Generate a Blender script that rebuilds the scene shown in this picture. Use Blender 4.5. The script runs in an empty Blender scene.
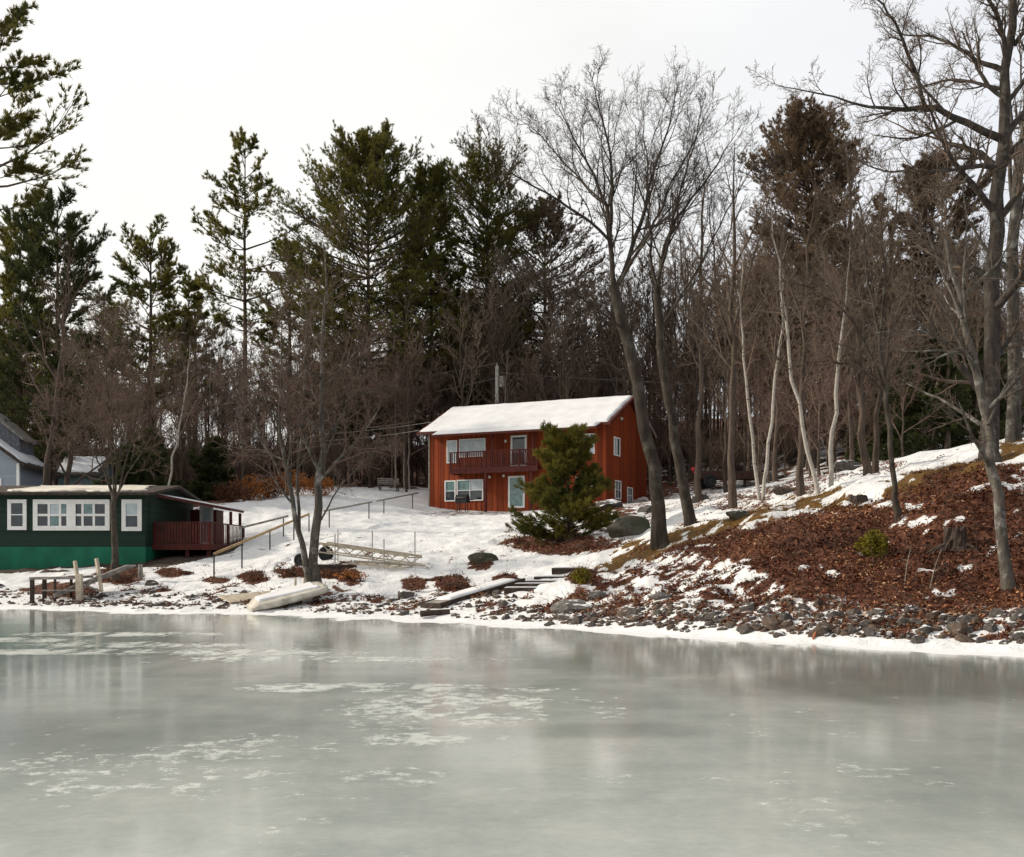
import bpy, math, random
import numpy as np
from mathutils import Vector, Matrix

random.seed(11)
RNG = np.random.default_rng(11)
R = math.radians
COL = bpy.context.scene.collection
F, HX, HY, EYE = 1100.0, 512.0, 560.0, 1.6      # focal length in pixels, principal point, eye height


def at(px, py, Y):
    """the world point at depth Y seen at picture point px, py"""
    return Vector(((px - HX) / F * Y, Y, EYE + (HY - py) / F * Y))


# ------------------------------------------------------------------ noise
def _hash(ix, iy, seed):
    h = (ix.astype(np.int64) * 374761393 + iy.astype(np.int64) * 668265263 + seed * 974634777) & 0x7fffffff
    h = ((h ^ (h >> 13)) * 1274126177) & 0x7fffffff
    return ((h ^ (h >> 16)) & 0xffff) / 65535.0


def vnoise(x, y, seed=0):
    x = np.asarray(x, float); y = np.asarray(y, float)
    ix = np.floor(x); iy = np.floor(y)
    fx = x - ix; fy = y - iy
    fx = fx * fx * (3 - 2 * fx); fy = fy * fy * (3 - 2 * fy)
    a = _hash(ix, iy, seed); b = _hash(ix + 1, iy, seed)
    c = _hash(ix, iy + 1, seed); d = _hash(ix + 1, iy + 1, seed)
    return (a * (1 - fx) + b * fx) * (1 - fy) + (c * (1 - fx) + d * fx) * fy


def fbm(x, y, seed=0, octv=4):
    s = 0; amp = .5; tot = 0
    for o in range(octv):
        s = s + amp * vnoise(x * 2 ** o, y * 2 ** o, seed + o * 17); tot += amp; amp *= .55
    return s / tot


def sstep(a, b, x):
    t = np.clip((np.asarray(x, float) - a) / (b - a), 0, 1)
    return t * t * (3 - 2 * t)


# ------------------------------------------------------------------ mesh helpers
def link(o, parent=None):
    COL.objects.link(o)
    if parent is not None:
        o.parent = parent
    return o


def np_mesh(name, V, quads=None, tris=None, smooth=False):
    me = bpy.data.meshes.new(name)
    V = np.ascontiguousarray(V, dtype=np.float32)
    nq = 0 if quads is None else len(quads); nt = 0 if tris is None else len(tris)
    me.vertices.add(len(V)); me.vertices.foreach_set('co', V.ravel())
    idx = []; starts = []
    if nq:
        idx.append(np.asarray(quads, dtype=np.int32).ravel()); starts.append(np.arange(nq, dtype=np.int32) * 4)
    if nt:
        idx.append(np.asarray(tris, dtype=np.int32).ravel()); starts.append(nq * 4 + np.arange(nt, dtype=np.int32) * 3)
    idx = np.concatenate(idx); starts = np.concatenate(starts)
    me.loops.add(len(idx)); me.loops.foreach_set('vertex_index', idx)
    me.polygons.add(nq + nt); me.polygons.foreach_set('loop_start', starts)
    if smooth:
        me.polygons.foreach_set('use_smooth', np.ones(nq + nt, dtype=bool))
    me.update(calc_edges=True)
    return me


def mesh_obj(name, me, mat, parent=None):
    o = bpy.data.objects.new(name, me)
    if mat is not None:
        me.materials.append(mat)
    return link(o, parent)


def tag(o, label=None, cat=None, group=None, kind=None):
    if label: o['label'] = label
    if cat: o['category'] = cat
    if group: o['group'] = group
    if kind: o['kind'] = kind
    return o


def thing(name, label, cat, loc=(0, 0, 0), rz=0.0, group=None):
    o = bpy.data.objects.new(name, None)
    o.empty_display_size = .3
    o.location = loc; o.rotation_euler = (0, 0, rz)
    link(o)
    return tag(o, label, cat, group)


def kids(o):
    return [c for c in COL.objects if c.parent == o]


def dup(root, ch, loc, rz=0.0, sc=(1, 1, 1), label=None, group=None):
    r = root.copy(); COL.objects.link(r)
    r.location = loc; r.rotation_euler = (r.rotation_euler[0], r.rotation_euler[1], rz); r.scale = sc
    if label: r['label'] = label
    if group: r['group'] = group
    for c, gs in ch:
        d = c.copy(); COL.objects.link(d); d.parent = r
        for g in gs:
            e = g.copy(); COL.objects.link(e); e.parent = d
    return r


class MB:
    """collects boxes, bars and prisms into one mesh"""
    def __init__(s): s.v = []; s.f = []

    def add(s, vs, fs):
        b = len(s.v); s.v += [tuple(v) for v in vs]; s.f += [tuple(b + i for i in f) for f in fs]; return s

    def box(s, x0, x1, y0, y1, z0, z1):
        return s.add([(x0, y0, z0), (x1, y0, z0), (x1, y1, z0), (x0, y1, z0), (x0, y0, z1), (x1, y0, z1), (x1, y1, z1), (x0, y1, z1)],
                     [(0, 3, 2, 1), (4, 5, 6, 7), (0, 1, 5, 4), (1, 2, 6, 5), (2, 3, 7, 6), (3, 0, 4, 7)])

    def bar(s, a, b, w, h, up=(0, 0, 1)):
        a = Vector(a); b = Vector(b); d = (b - a).normalized(); u = Vector(up)
        if abs(d.dot(u)) > .98: u = Vector((1, 0, 0))
        r = d.cross(u).normalized(); u = r.cross(d).normalized()
        r *= w / 2; u *= h / 2
        return s.add([a - r - u, a + r - u, a + r + u, a - r + u, b - r - u, b + r - u, b + r + u, b - r + u],
                     [(0, 1, 2, 3), (7, 6, 5, 4), (0, 4, 5, 1), (1, 5, 6, 2), (2, 6, 7, 3), (3, 7, 4, 0)])

    def rod(s, a, b, r0, r1=None, n=8):
        r1 = r0 if r1 is None else r1
        a = Vector(a); b = Vector(b); d = (b - a).normalized(); u = Vector((0, 0, 1)) if abs(d.z) < .9 else Vector((1, 0, 0))
        x = d.cross(u).normalized(); y = d.cross(x)
        vs = []
        for p, r in ((a, r0), (b, r1)):
            for i in range(n):
                t = 2 * math.pi * i / n
                vs.append(p + x * (r * math.cos(t)) + y * (r * math.sin(t)))
        fs = [(i, (i + 1) % n, n + (i + 1) % n, n + i) for i in range(n)] + [tuple(range(n - 1, -1, -1)), tuple(range(n, 2 * n))]
        return s.add(vs, fs)

    def prism(s, poly, y0, y1):
        """polygon in local x-z pushed along y"""
        n = len(poly)
        vs = [(x, y0, z) for x, z in poly] + [(x, y1, z) for x, z in poly]
        return s.add(vs, [(i, (i + 1) % n, n + (i + 1) % n, n + i) for i in range(n)] + [tuple(range(n - 1, -1, -1)), tuple(range(n, 2 * n))])

    def prism_x(s, poly, x0, x1):
        n = len(poly)
        vs = [(x0, y, z) for y, z in poly] + [(x1, y, z) for y, z in poly]
        return s.add(vs, [(i, (i + 1) % n, n + (i + 1) % n, n + i) for i in range(n)] + [tuple(range(n - 1, -1, -1)), tuple(range(n, 2 * n))])

    def build(s, name, mat, parent=None, bevel=0.0, smooth=False):
        me = bpy.data.meshes.new(name); me.from_pydata(s.v, [], s.f); me.update()
        import bmesh
        bm = bmesh.new(); bm.from_mesh(me); bmesh.ops.recalc_face_normals(bm, faces=bm.faces)
        if bevel: bmesh.ops.bevel(bm, geom=list(bm.edges), offset=bevel, segments=1, affect='EDGES')
        bm.to_mesh(me); bm.free()
        if smooth:
            for p in me.polygons: p.use_smooth = True
        return mesh_obj(name, me, mat, parent)


# ------------------------------------------------------------------ materials
def new_mat(name):
    m = bpy.data.materials.new(name); m.use_nodes = True
    nt = m.node_tree; b = nt.nodes['Principled BSDF']
    return m, nt, b


def N(nt, t, **k):
    n = nt.nodes.new(t)
    for a, v in k.items():
        if a in n.inputs: n.inputs[a].default_value = v
        else: setattr(n, a, v)
    return n


def ramp(nt, stops, fac=None, interp='LINEAR'):
    r = nt.nodes.new('ShaderNodeValToRGB'); r.color_ramp.interpolation = interp
    e = r.color_ramp.elements
    while len(e) < len(stops): e.new(.5)
    for i, (p, c) in enumerate(stops):
        e[i].position = p; e[i].color = (*c, 1) if len(c) == 3 else c
    if fac is not None: nt.links.new(fac, r.inputs[0])
    return r


def mixc(nt, fac, a, b):
    m = nt.nodes.new('ShaderNodeMix'); m.data_type = 'RGBA'
    for s, i in ((fac, 0), (a, 6), (b, 7)):
        if hasattr(s, 'is_linked') or hasattr(s, 'links'): nt.links.new(s, m.inputs[i])
        else: m.inputs[i].default_value = s if i == 0 else (*s, 1)
    return m.outputs[2]


def math_n(nt, op, a, b=None, clamp=False):
    m = nt.nodes.new('ShaderNodeMath'); m.operation = op; m.use_clamp = clamp
    for s, i in ((a, 0), (b, 1)):
        if s is None: continue
        if hasattr(s, 'links'): nt.links.new(s, m.inputs[i])
        else: m.inputs[i].default_value = s
    return m.outputs[0]


def bump(nt, b, h, strength=.5, dist=.02):
    n = N(nt, 'ShaderNodeBump'); n.inputs['Strength'].default_value = strength; n.inputs['Distance'].default_value = dist
    nt.links.new(h, n.inputs['Height']); nt.links.new(n.outputs[0], b.inputs['Normal'])


def coords(nt, kind='Object', scale=(1, 1, 1)):
    t = N(nt, 'ShaderNodeTexCoord'); mp = N(nt, 'ShaderNodeMapping'); mp.inputs['Scale'].default_value = scale
    nt.links.new(t.outputs[kind], mp.inputs[0]); return mp.outputs[0]


def noise(nt, vec, scale, detail=4, rough=.55):
    n = N(nt, 'ShaderNodeTexNoise'); n.inputs['Scale'].default_value = scale
    n.inputs['Detail'].default_value = detail; n.inputs['Roughness'].default_value = rough
    nt.links.new(vec, n.inputs['Vector']); return n.outputs['Fac']


def plain(name, col, rough=.7, var=.15, scale=6, metallic=0.0, spec=.3, stretch=(1, 1, 1), bmp=.2):
    """paint, wood, metal: one colour with uneven wear"""
    m, nt, b = new_mat(name)
    v = coords(nt, 'Object', stretch); f = noise(nt, v, scale, 5, .6)
    lo = [c * (1 - var * 1.6) for c in col]; hi = [min(1, c * (1 + var)) for c in col]
    r = ramp(nt, [(.3, lo), (.7, hi)], f)
    nt.links.new(r.outputs[0], b.inputs['Base Color'])
    b.inputs['Roughness'].default_value = rough; b.inputs['Metallic'].default_value = metallic
    b.inputs['Specular IOR Level'].default_value = spec
    if bmp: bump(nt, b, f, bmp, .02)
    return m


def bark(name, dark, light, scale=1.0, lichen=None, birch=False):
    m, nt, b = new_mat(name)
    v = coords(nt, 'Object', (1, 1, .22 if not birch else 1))
    f = noise(nt, v, 7 * scale, 6, .65)
    r = ramp(nt, [(.32, dark), (.68, light)], f)
    c = r.outputs[0]
    if lichen:
        g = noise(nt, coords(nt, 'Object'), 2.3, 5, .7)
        c = mixc(nt, ramp(nt, [(.52, (0, 0, 0)), (.66, (1, 1, 1))], g).outputs[0], c, lichen)
    if birch:
        g = noise(nt, coords(nt, 'Object', (1, 1, 5)), 2.2, 4, .6)
        c = mixc(nt, ramp(nt, [(.60, (0, 0, 0)), (.68, (1, 1, 1))], g).outputs[0], c, (.035, .028, .024))
    oi = N(nt, 'ShaderNodeObjectInfo')
    hsv = N(nt, 'ShaderNodeHueSaturation'); nt.links.new(c, hsv.inputs['Color'])
    nt.links.new(math_n(nt, 'ADD', math_n(nt, 'MULTIPLY', oi.outputs['Random'], .5), .75), hsv.inputs['Value'])
    nt.links.new(hsv.outputs[0], b.inputs['Base Color'])
    b.inputs['Roughness'].default_value = .9; b.inputs['Specular IOR Level'].default_value = .15
    if not birch: bump(nt, b, f, .7, .04)
    return m


def foliage(name, dark, light, trans=.25, vary=.35):
    m, nt, b = new_mat(name)
    f = noise(nt, coords(nt, 'Object'), .55, 4, .7)
    r = ramp(nt, [(.33, dark), (.66, light)], f)
    oi = N(nt, 'ShaderNodeObjectInfo')
    hsv = N(nt, 'ShaderNodeHueSaturation'); nt.links.new(r.outputs[0], hsv.inputs['Color'])
    nt.links.new(math_n(nt, 'ADD', math_n(nt, 'MULTIPLY', oi.outputs['Random'], vary), 1 - vary / 2), hsv.inputs['Value'])
    nt.links.new(hsv.outputs[0], b.inputs['Base Color'])
    b.inputs['Roughness'].default_value = .75; b.inputs['Specular IOR Level'].default_value = .2
    tr = N(nt, 'ShaderNodeBsdfTranslucent'); nt.links.new(hsv.outputs[0], tr.inputs['Color'])
    mx = N(nt, 'ShaderNodeMixShader'); mx.inputs[0].default_value = trans
    nt.links.new(b.outputs[0], mx.inputs[1]); nt.links.new(tr.outputs[0], mx.inputs[2])
    nt.links.new(mx.outputs[0], nt.nodes['Material Output'].inputs[0])
    return m


def attr_leaf(name):
    """dead leaves: each leaf carries its own colour"""
    m, nt, b = new_mat(name)
    a = N(nt, 'ShaderNodeAttribute', attribute_name='tint')
    r = ramp(nt, [(0, (.032, .014, .010)), (.3, (.090, .032, .018)), (.55, (.18, .064, .032)), (.8, (.30, .13, .065)), (1, (.46, .29, .17))], a.outputs['Fac'])
    nt.links.new(r.outputs[0], b.inputs['Base Color']); b.inputs['Roughness'].default_value = .8
    b.inputs['Specular IOR Level'].default_value = .2
    return m


M = {}
M['red_board'] = None


def board_mat(name, c0, c1, width=.19, vertical=True, bmp=.6):
    m, nt, b = new_mat(name)
    tc = N(nt, 'ShaderNodeTexCoord'); sp = N(nt, 'ShaderNodeSeparateXYZ'); nt.links.new(tc.outputs['Object'], sp.inputs[0])
    u = math_n(nt, 'ADD', sp.outputs[0], sp.outputs[1]) if vertical else sp.outputs[2]
    q = math_n(nt, 'DIVIDE', u, width)
    wn = N(nt, 'ShaderNodeTexWhiteNoise', noise_dimensions='1D'); nt.links.new(math_n(nt, 'FLOOR', q), wn.inputs['W'])
    g = noise(nt, coords(nt, 'Object', (6, 6, .5) if vertical else (.5, .5, 6)), 1.6, 5, .7)
    f = math_n(nt, 'ADD', math_n(nt, 'MULTIPLY', wn.outputs['Value'], .55), math_n(nt, 'MULTIPLY', g, .5), True)
    r = ramp(nt, [(.2, c0), (.85, c1)], f)
    fr = math_n(nt, 'FRACT', q)
    edge = ramp(nt, [(0, (0, 0, 0)), (.07, (1, 1, 1)), (.93, (1, 1, 1)), (1, (0, 0, 0))], fr) if vertical else ramp(nt, [(0, (1, 1, 1)), (.9, (.55, .55, .55)), (1, (0, 0, 0))], fr)
    nt.links.new(r.outputs[0], b.inputs['Base Color'])
    b.inputs['Roughness'].default_value = .75; b.inputs['Specular IOR Level'].default_value = .25
    bump(nt, b, edge.outputs[0], bmp, .025)
    return m


M['red_board'] = board_mat('red_board', (.145, .024, .006), (.31, .056, .012))
M['dark_red'] = plain('dark_red', (.085, .014, .009), .65, .3, 5, stretch=(1, 1, .4))
M['green_dark'] = board_mat('green_dark', (.009, .024, .017), (.016, .038, .025), .14, False)
M['green_skirt'] = plain('green_skirt', (.007, .135, .076), .7, .22, 1.3, stretch=(1, 1, .5))
M['white_paint'] = plain('white_paint', (.78, .78, .76), .55, .06, 5)
M['grey_siding'] = board_mat('grey_siding', (.24, .28, .33), (.31, .35, .40), .13, False)
M['grey_shingle'] = plain('grey_shingle', (.16, .17, .19), .85, .4, 9)
M['teal_siding'] = plain('teal_siding', (.13, .19, .19), .8, .25, 5)
M['roof_dark'] = plain('roof_dark', (.055, .04, .032), .85, .4, 6)
M['snow'] = plain('snow', (.73, .73, .745), .7, .07, .9, spec=.2, bmp=.35)
M['old_snow'] = plain('old_snow', (.68, .63, .55), .75, .22, .8, spec=.2, bmp=.35)
M['glass_dark'] = plain('glass_dark', (.035, .045, .055), .06, .3, 2, spec=.6, bmp=0)
M['glass_blind'] = plain('glass_blind', (.46, .54, .58), .12, .15, 3, spec=.6, bmp=0)
M['glass_teal'] = plain('glass_teal', (.14, .24, .24), .1, .3, 3, spec=.6, bmp=0)
M['wood_grey'] = plain('wood_grey', (.27, .245, .22), .9, .35, 5, stretch=(1, 1, 1), bmp=.5)
M['wood_pale'] = plain('wood_pale', (.50, .43, .33), .85, .2, 4, bmp=.4)
M['wood_tan'] = plain('wood_tan', (.36, .25, .13), .85, .25, 4, bmp=.4)
M['wood_dark'] = plain('wood_dark', (.055, .038, .030), .9, .4, 6, bmp=.5)
M['metal_grey'] = plain('metal_grey', (.30, .29, .28), .5, .25, 6, metallic=.4, bmp=.1)
M['metal_dark'] = plain('metal_dark', (.03, .03, .033), .5, .3, 6, metallic=.3, bmp=.1)
M['galv'] = plain('galv', (.42, .41, .38), .55, .25, 5, metallic=.3, bmp=.1)
M['rubber'] = plain('rubber', (.016, .016, .017), .75, .3, 9)
M['red_lamp'] = plain('red_lamp', (.55, .02, .02), .3, .1, 4, spec=.5, bmp=0)
M['boat_hull'] = plain('boat_hull', (.50, .47, .40), .5, .3, 2.5, bmp=.2)
M['orange_paint'] = plain('orange_paint', (.30, .09, .03), .6, .4, 7)
M['wire'] = plain('wire', (.10, .10, .10), .6, .1, 3, bmp=0)
M['pole_grey'] = plain('pole_grey', (.50, .48, .45), .85, .2, 4, stretch=(1, 1, .2))
M['bark_brown'] = bark('bark_brown', (.040, .029, .023), (.115, .086, .068))
M['bark_grey'] = bark('bark_grey', (.026, .020, .016), (.076, .061, .049), lichen=(.092, .087, .07))
M['bark_oak'] = bark('bark_oak', (.022, .018, .016), (.070, .058, .050), 1.3, lichen=(.09, .086, .072))
M['bark_lichen'] = bark('bark_lichen', (.040, .033, .028), (.12, .105, .09), 1.6, lichen=(.24, .235, .215))
M['bark_birch'] = bark('bark_birch', (.30, .27, .235), (.46, .425, .38), birch=True)
M['bark_pale'] = bark('bark_pale', (.20, .17, .14), (.36, .32, .27))
M['twig'] = bark('twig', (.098, .071, .053), (.185, .139, .107))
M['twig_red'] = bark('twig_red', (.108, .072, .055), (.195, .136, .109))
M['twig_grey'] = bark('twig_grey', (.045, .034, .028), (.098, .077, .063))
M['needle'] = foliage('needle', (.062, .068, .017), (.185, .165, .036), .45)
M['needle_dark'] = foliage('needle_dark', (.032, .046, .018), (.090, .098, .032), .35)
M['needle_bush'] = foliage('needle_bush', (.055, .075, .018), (.23, .19, .032), .4)
M['needle_brown'] = foliage('needle_brown', (.082, .056, .036), (.175, .118, .072), .35)
M['leaf_orange'] = foliage('leaf_orange', (.22, .075, .018), (.46, .18, .05))
M['leaf_brown'] = foliage('leaf_brown', (.07, .030, .018), (.17, .065, .032))
M['leaf_yellow'] = foliage('leaf_yellow', (.10, .085, .008), (.22, .18, .02))
M['dead_leaf'] = attr_leaf('dead_leaf')


def rock_mat(name, c0, c1, snow=.5, moss=False):
    m, nt, b = new_mat(name)
    f = noise(nt, coords(nt, 'Object'), 3.5, 6, .7)
    r = ramp(nt, [(.3, c0), (.7, c1)], f); c = r.outputs[0]
    if moss:
        g = noise(nt, coords(nt, 'Object'), 1.6, 4, .6)
        c = mixc(nt, ramp(nt, [(.45, (0, 0, 0)), (.6, (.8, .8, .8))], g).outputs[0], c, (.032, .038, .016))
    ge = N(nt, 'ShaderNodeNewGeometry'); sp = N(nt, 'ShaderNodeSeparateXYZ'); nt.links.new(ge.outputs['Normal'], sp.inputs[0])
    oi = N(nt, 'ShaderNodeObjectInfo')
    h = math_n(nt, 'ADD', sp.outputs[2], math_n(nt, 'MULTIPLY', math_n(nt, 'SUBTRACT', noise(nt, coords(nt, 'Object'), 2.4, 3), .5), .9))
    h = math_n(nt, 'ADD', h, math_n(nt, 'MULTIPLY', oi.outputs['Random'], .35))
    k = ramp(nt, [(.0, (0, 0, 0)), (1, (1, 1, 1))], math_n(nt, 'MULTIPLY', math_n(nt, 'SUBTRACT', h, 1.25 - snow * .5), 7, True))
    c = mixc(nt, k.outputs[0], c, (.80, .80, .82))
    nt.links.new(c, b.inputs['Base Color']); b.inputs['Roughness'].default_value = .85
    b.inputs['Specular IOR Level'].default_value = .25
    bump(nt, b, f, .6, .05)
    return m


M['rock'] = rock_mat('rock', (.030, .026, .023), (.125, .11, .10), .5)
M['rock_brown'] = rock_mat('rock_brown', (.040, .029, .022), (.15, .108, .082), .3)
M['rock_big'] = rock_mat('rock_big', (.055, .05, .046), (.20, .185, .17), .05)
M['rock_moss'] = rock_mat('rock_moss', (.035, .033, .026), (.115, .105, .085), .20, True)
M['trailer'] = plain('trailer', (.055, .024, .018), .7, .4, 4)

# ------------------------------------------------------------------ terrain
CP = []


def cp(px, py, Y): p = at(px, py, Y); CP.append((p.x, p.y, p.z))
def cz(x, y, z): CP.append((x, y, z))


shore_px = [(-200, 604.5), (-100, 605.5), (0, 607), (100, 610), (250, 613), (400, 618), (520, 625), (640, 632), (760, 640), (900, 648), (1024, 653), (1150, 660)]
SH = []
for px, py in shore_px:
    Y = EYE * F / (py - HY); X = (px - HX) / F * Y; SH.append((X, Y))
    cz(X, Y, 0.0); cz(X + .6, Y - 5, -.75)
SHX = np.array([s[0] for s in SH]); SHY = np.array([s[1] for s in SH])
for px, py, Y in [(0, 596, 39.5), (60, 590, 41.5), (-150, 590, 43), (-150, 572, 47), (0, 571, 47), (145, 563, 47.5), (60, 570, 47),
                  (120, 585, 41.5), (180, 590, 39.5), (200, 577, 42.5), (240, 596, 37), (240, 560, 47), (165, 558, 51), (230, 548, 52), (200, 552, 52),
                  (300, 597, 35.5), (320, 582, 37), (330, 560, 42.5), (300, 545, 49), (270, 527, 57), (260, 505, 67), (200, 507, 66), (350, 495, 76), (420, 491, 80), (350, 525, 58),
                  (380, 570, 40), (400, 590, 36), (400, 545, 48), (430, 511, 72), (455, 515, 67), (520, 513, 66), (480, 545, 47), (450, 562, 41), (450, 592, 34), (430, 525, 60),
                  (500, 600, 31), (500, 565, 39), (520, 592, 31.8), (575, 571, 35.5), (560, 555, 41), (560, 535, 48), (600, 540, 43), (590, 520, 54), (600, 505, 64), (635, 505, 62), (665, 500, 70),
                  (640, 553, 34), (655, 541, 34.5), (690, 527, 35), (600, 600, 29), (650, 598, 27.5), (700, 512, 45), (720, 495, 60), (700, 488, 72), (760, 487, 70),
                  (740, 518, 35), (780, 506, 35), (820, 496, 35), (860, 485, 34), (895, 520, 28), (940, 470, 32), (1000, 457, 31), (1100, 440, 30), (1200, 440, 30),
                  (760, 600, 24.3), (760, 560, 28.5), (850, 600, 23), (850, 548, 27), (950, 615, 21.2), (950, 560, 24.5), (1010, 605, 21.6), (1010, 540, 25), (950, 500, 28), (1100, 600, 20), (1100, 520, 25),
                  (860, 472, 46), (800, 480, 52), (960, 448, 48), (1020, 442, 48), (1100, 440, 50), (780, 470, 78), (860, 455, 75), (830, 440, 92), (960, 430, 80), (1050, 425, 80), (740, 455, 90), (680, 470, 90), (560, 485, 92), (480, 485, 92)]:
    cp(px, py, Y)
for x, y, z in [(-24, 50, 1.2), (-17, 57, 2.2), (-24, 58, 2.0), (-30, 66, 3.6), (-22, 66, 4.0), (-40, 60, 2.5), (-45, 48, 1.6), (-36, 80, 6.0), (-18, 85, 7.2), (-10, 100, 9), (10, 110, 12), (-40, 110, 9.5),
                (35, 110, 17), (60, 90, 15), (60, 60, 11), (50, 35, 7), (0, 74, 5.0), (4, 72, 5.0), (3, 78, 5.3), (-60, 130, 11), (0, 140, 14), (60, 140, 20), (-70, 70, 4), (-70, 40, .8), (90, 110, 20), (30, 25, 4)]:
    cz(x, y, z)
CP = np.array(CP)


def shore_y(x):
    x = np.asarray(x, float)
    return np.interp(x, SHX, SHY) + (fbm(x * .55, x * 0 + 4, 61) - .5) * 1.5 + (fbm(x * 2.2, x * 0 + 9, 62) - .5) * .5



def tps_fit(P, lam=.15):
    n = len(P); d = np.linalg.norm(P[:, None, :2] - P[None, :, :2], axis=2)
    K = np.where(d > 0, d * d * np.log(d + 1e-9), 0) + lam * np.eye(n) * 10
    A = np.zeros((n + 3, n + 3)); A[:n, :n] = K; A[:n, n] = 1; A[:n, n + 1:] = P[:, :2]; A[n, :n] = 1; A[n + 1:, :n] = P[:, :2].T
    b = np.zeros(n + 3); b[:n] = P[:, 2]
    return np.linalg.solve(A, b)


TW = tps_fit(CP)


def terrain(x, y):
    x = np.atleast_1d(np.asarray(x, float)); y = np.atleast_1d(np.asarray(y, float))
    cx = np.clip(x, -75, 95); cy = np.clip(y, 12, 142)
    out = np.empty(x.shape)
    fx, fy, fo = cx.ravel(), cy.ravel(), out.ravel()
    for i in range(0, len(fx), 20000):
        a = fx[i:i + 20000, None] - CP[None, :, 0]; b = fy[i:i + 20000, None] - CP[None, :, 1]
        d2 = a * a + b * b
        fo[i:i + 20000] = (.5 * d2 * np.log(d2 + 1e-12)) @ TW[:-3] + TW[-3] + TW[-2] * fx[i:i + 20000] + TW[-1] * fy[i:i + 20000]
    z = fo.reshape(x.shape)
    ys = shore_y(x)
    back = y - ys                                         # metres inland
    rough = (fbm(x * .55, y * .55, 3) - .5) * .65 + (fbm(x * 1.9, y * 1.9, 9) - .5) * .34
    bank = sstep(-1, 4, x) * sstep(60, 40, y)
    amp = sstep(.8, 4, back) * (.6 + .4 * bank)
    hx = (x - 1.5); hy = (y - 74)
    amp = amp * (1 - .9 * np.exp(-(hx * hx / 90 + hy * hy / 60)))
    z = z + rough * amp
    z = np.where(back < 0, np.minimum(z, -.02 + back * .12), z)
    near = (back >= 0) & (back < 1.6)
    z = np.where(near, np.maximum(z, .02 + .09 * back), z)
    z = np.where(y < 12, np.minimum(z, -.5), z)
    far = np.maximum(0, np.maximum(np.abs(x) - 75, 0)) * .04 + np.maximum(0, y - 142) * .13
    z = z + np.where(back > 0, np.minimum(far, 18), 0)
    return np.where(back < -4, np.maximum(z, -2.0) * 0 - .9, z)


def gz(x, y): return float(terrain(x, y)[0])


def hit(px, py, y0=14, y1=130):
    """ground point seen at px, py"""
    Y = np.arange(y0, y1, .1)
    X = (px - HX) / F * Y; Z = EYE + (HY - py) / F * Y
    g = np.maximum(terrain(X, Y), 0)
    w = np.nonzero(Z <= g)[0]
    i = w[0] if len(w) else len(Y) - 1
    return Vector((X[i], Y[i], g[i]))


def in_poly(px, py, poly):
    c = np.zeros(px.shape, bool); n = len(poly)
    for i in range(n):
        (x1, y1), (x2, y2) = poly[i], poly[(i + 1) % n]
        k = ((y1 > py) != (y2 > py)) & (px < (x2 - x1) * (py - y1) / (y2 - y1 + 1e-9) + x1)
        c ^= k
    return c


def axis(segs):
    out = [segs[0][0]]
    for a, b, s0, s1 in segs:
        x = a
        n = 0
        L = b - a
        m = max(1, int(round(2 * L / (s0 + s1))))
        st = np.linspace(s0, s1, m); st *= L / st.sum()
        out += list(a + np.cumsum(st))
    return np.array(out)


XS = axis([(-420, -75, 40, 4), (-75, -24, 3, .3), (-24, 14, .17, .15), (14, 30, .2, 1), (30, 90, 1.2, 4), (90, 420, 5, 40)])
YS = axis([(-300, 10, 40, 1.5), (10, 18, 1, .15), (18, 46, .14, .18), (46, 84, .2, .45), (84, 140, .6, 2.5), (140, 600, 3, 40)])
GX, GY = np.meshgrid(XS, YS)
GZ = terrain(GX, GY)
nx, ny = len(XS), len(YS)
ii = np.arange(nx * ny).reshape(ny, nx)
quads = np.stack([ii[:-1, :-1], ii[:-1, 1:], ii[1:, 1:], ii[1:, :-1]], -1).reshape(-1, 4)


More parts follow.
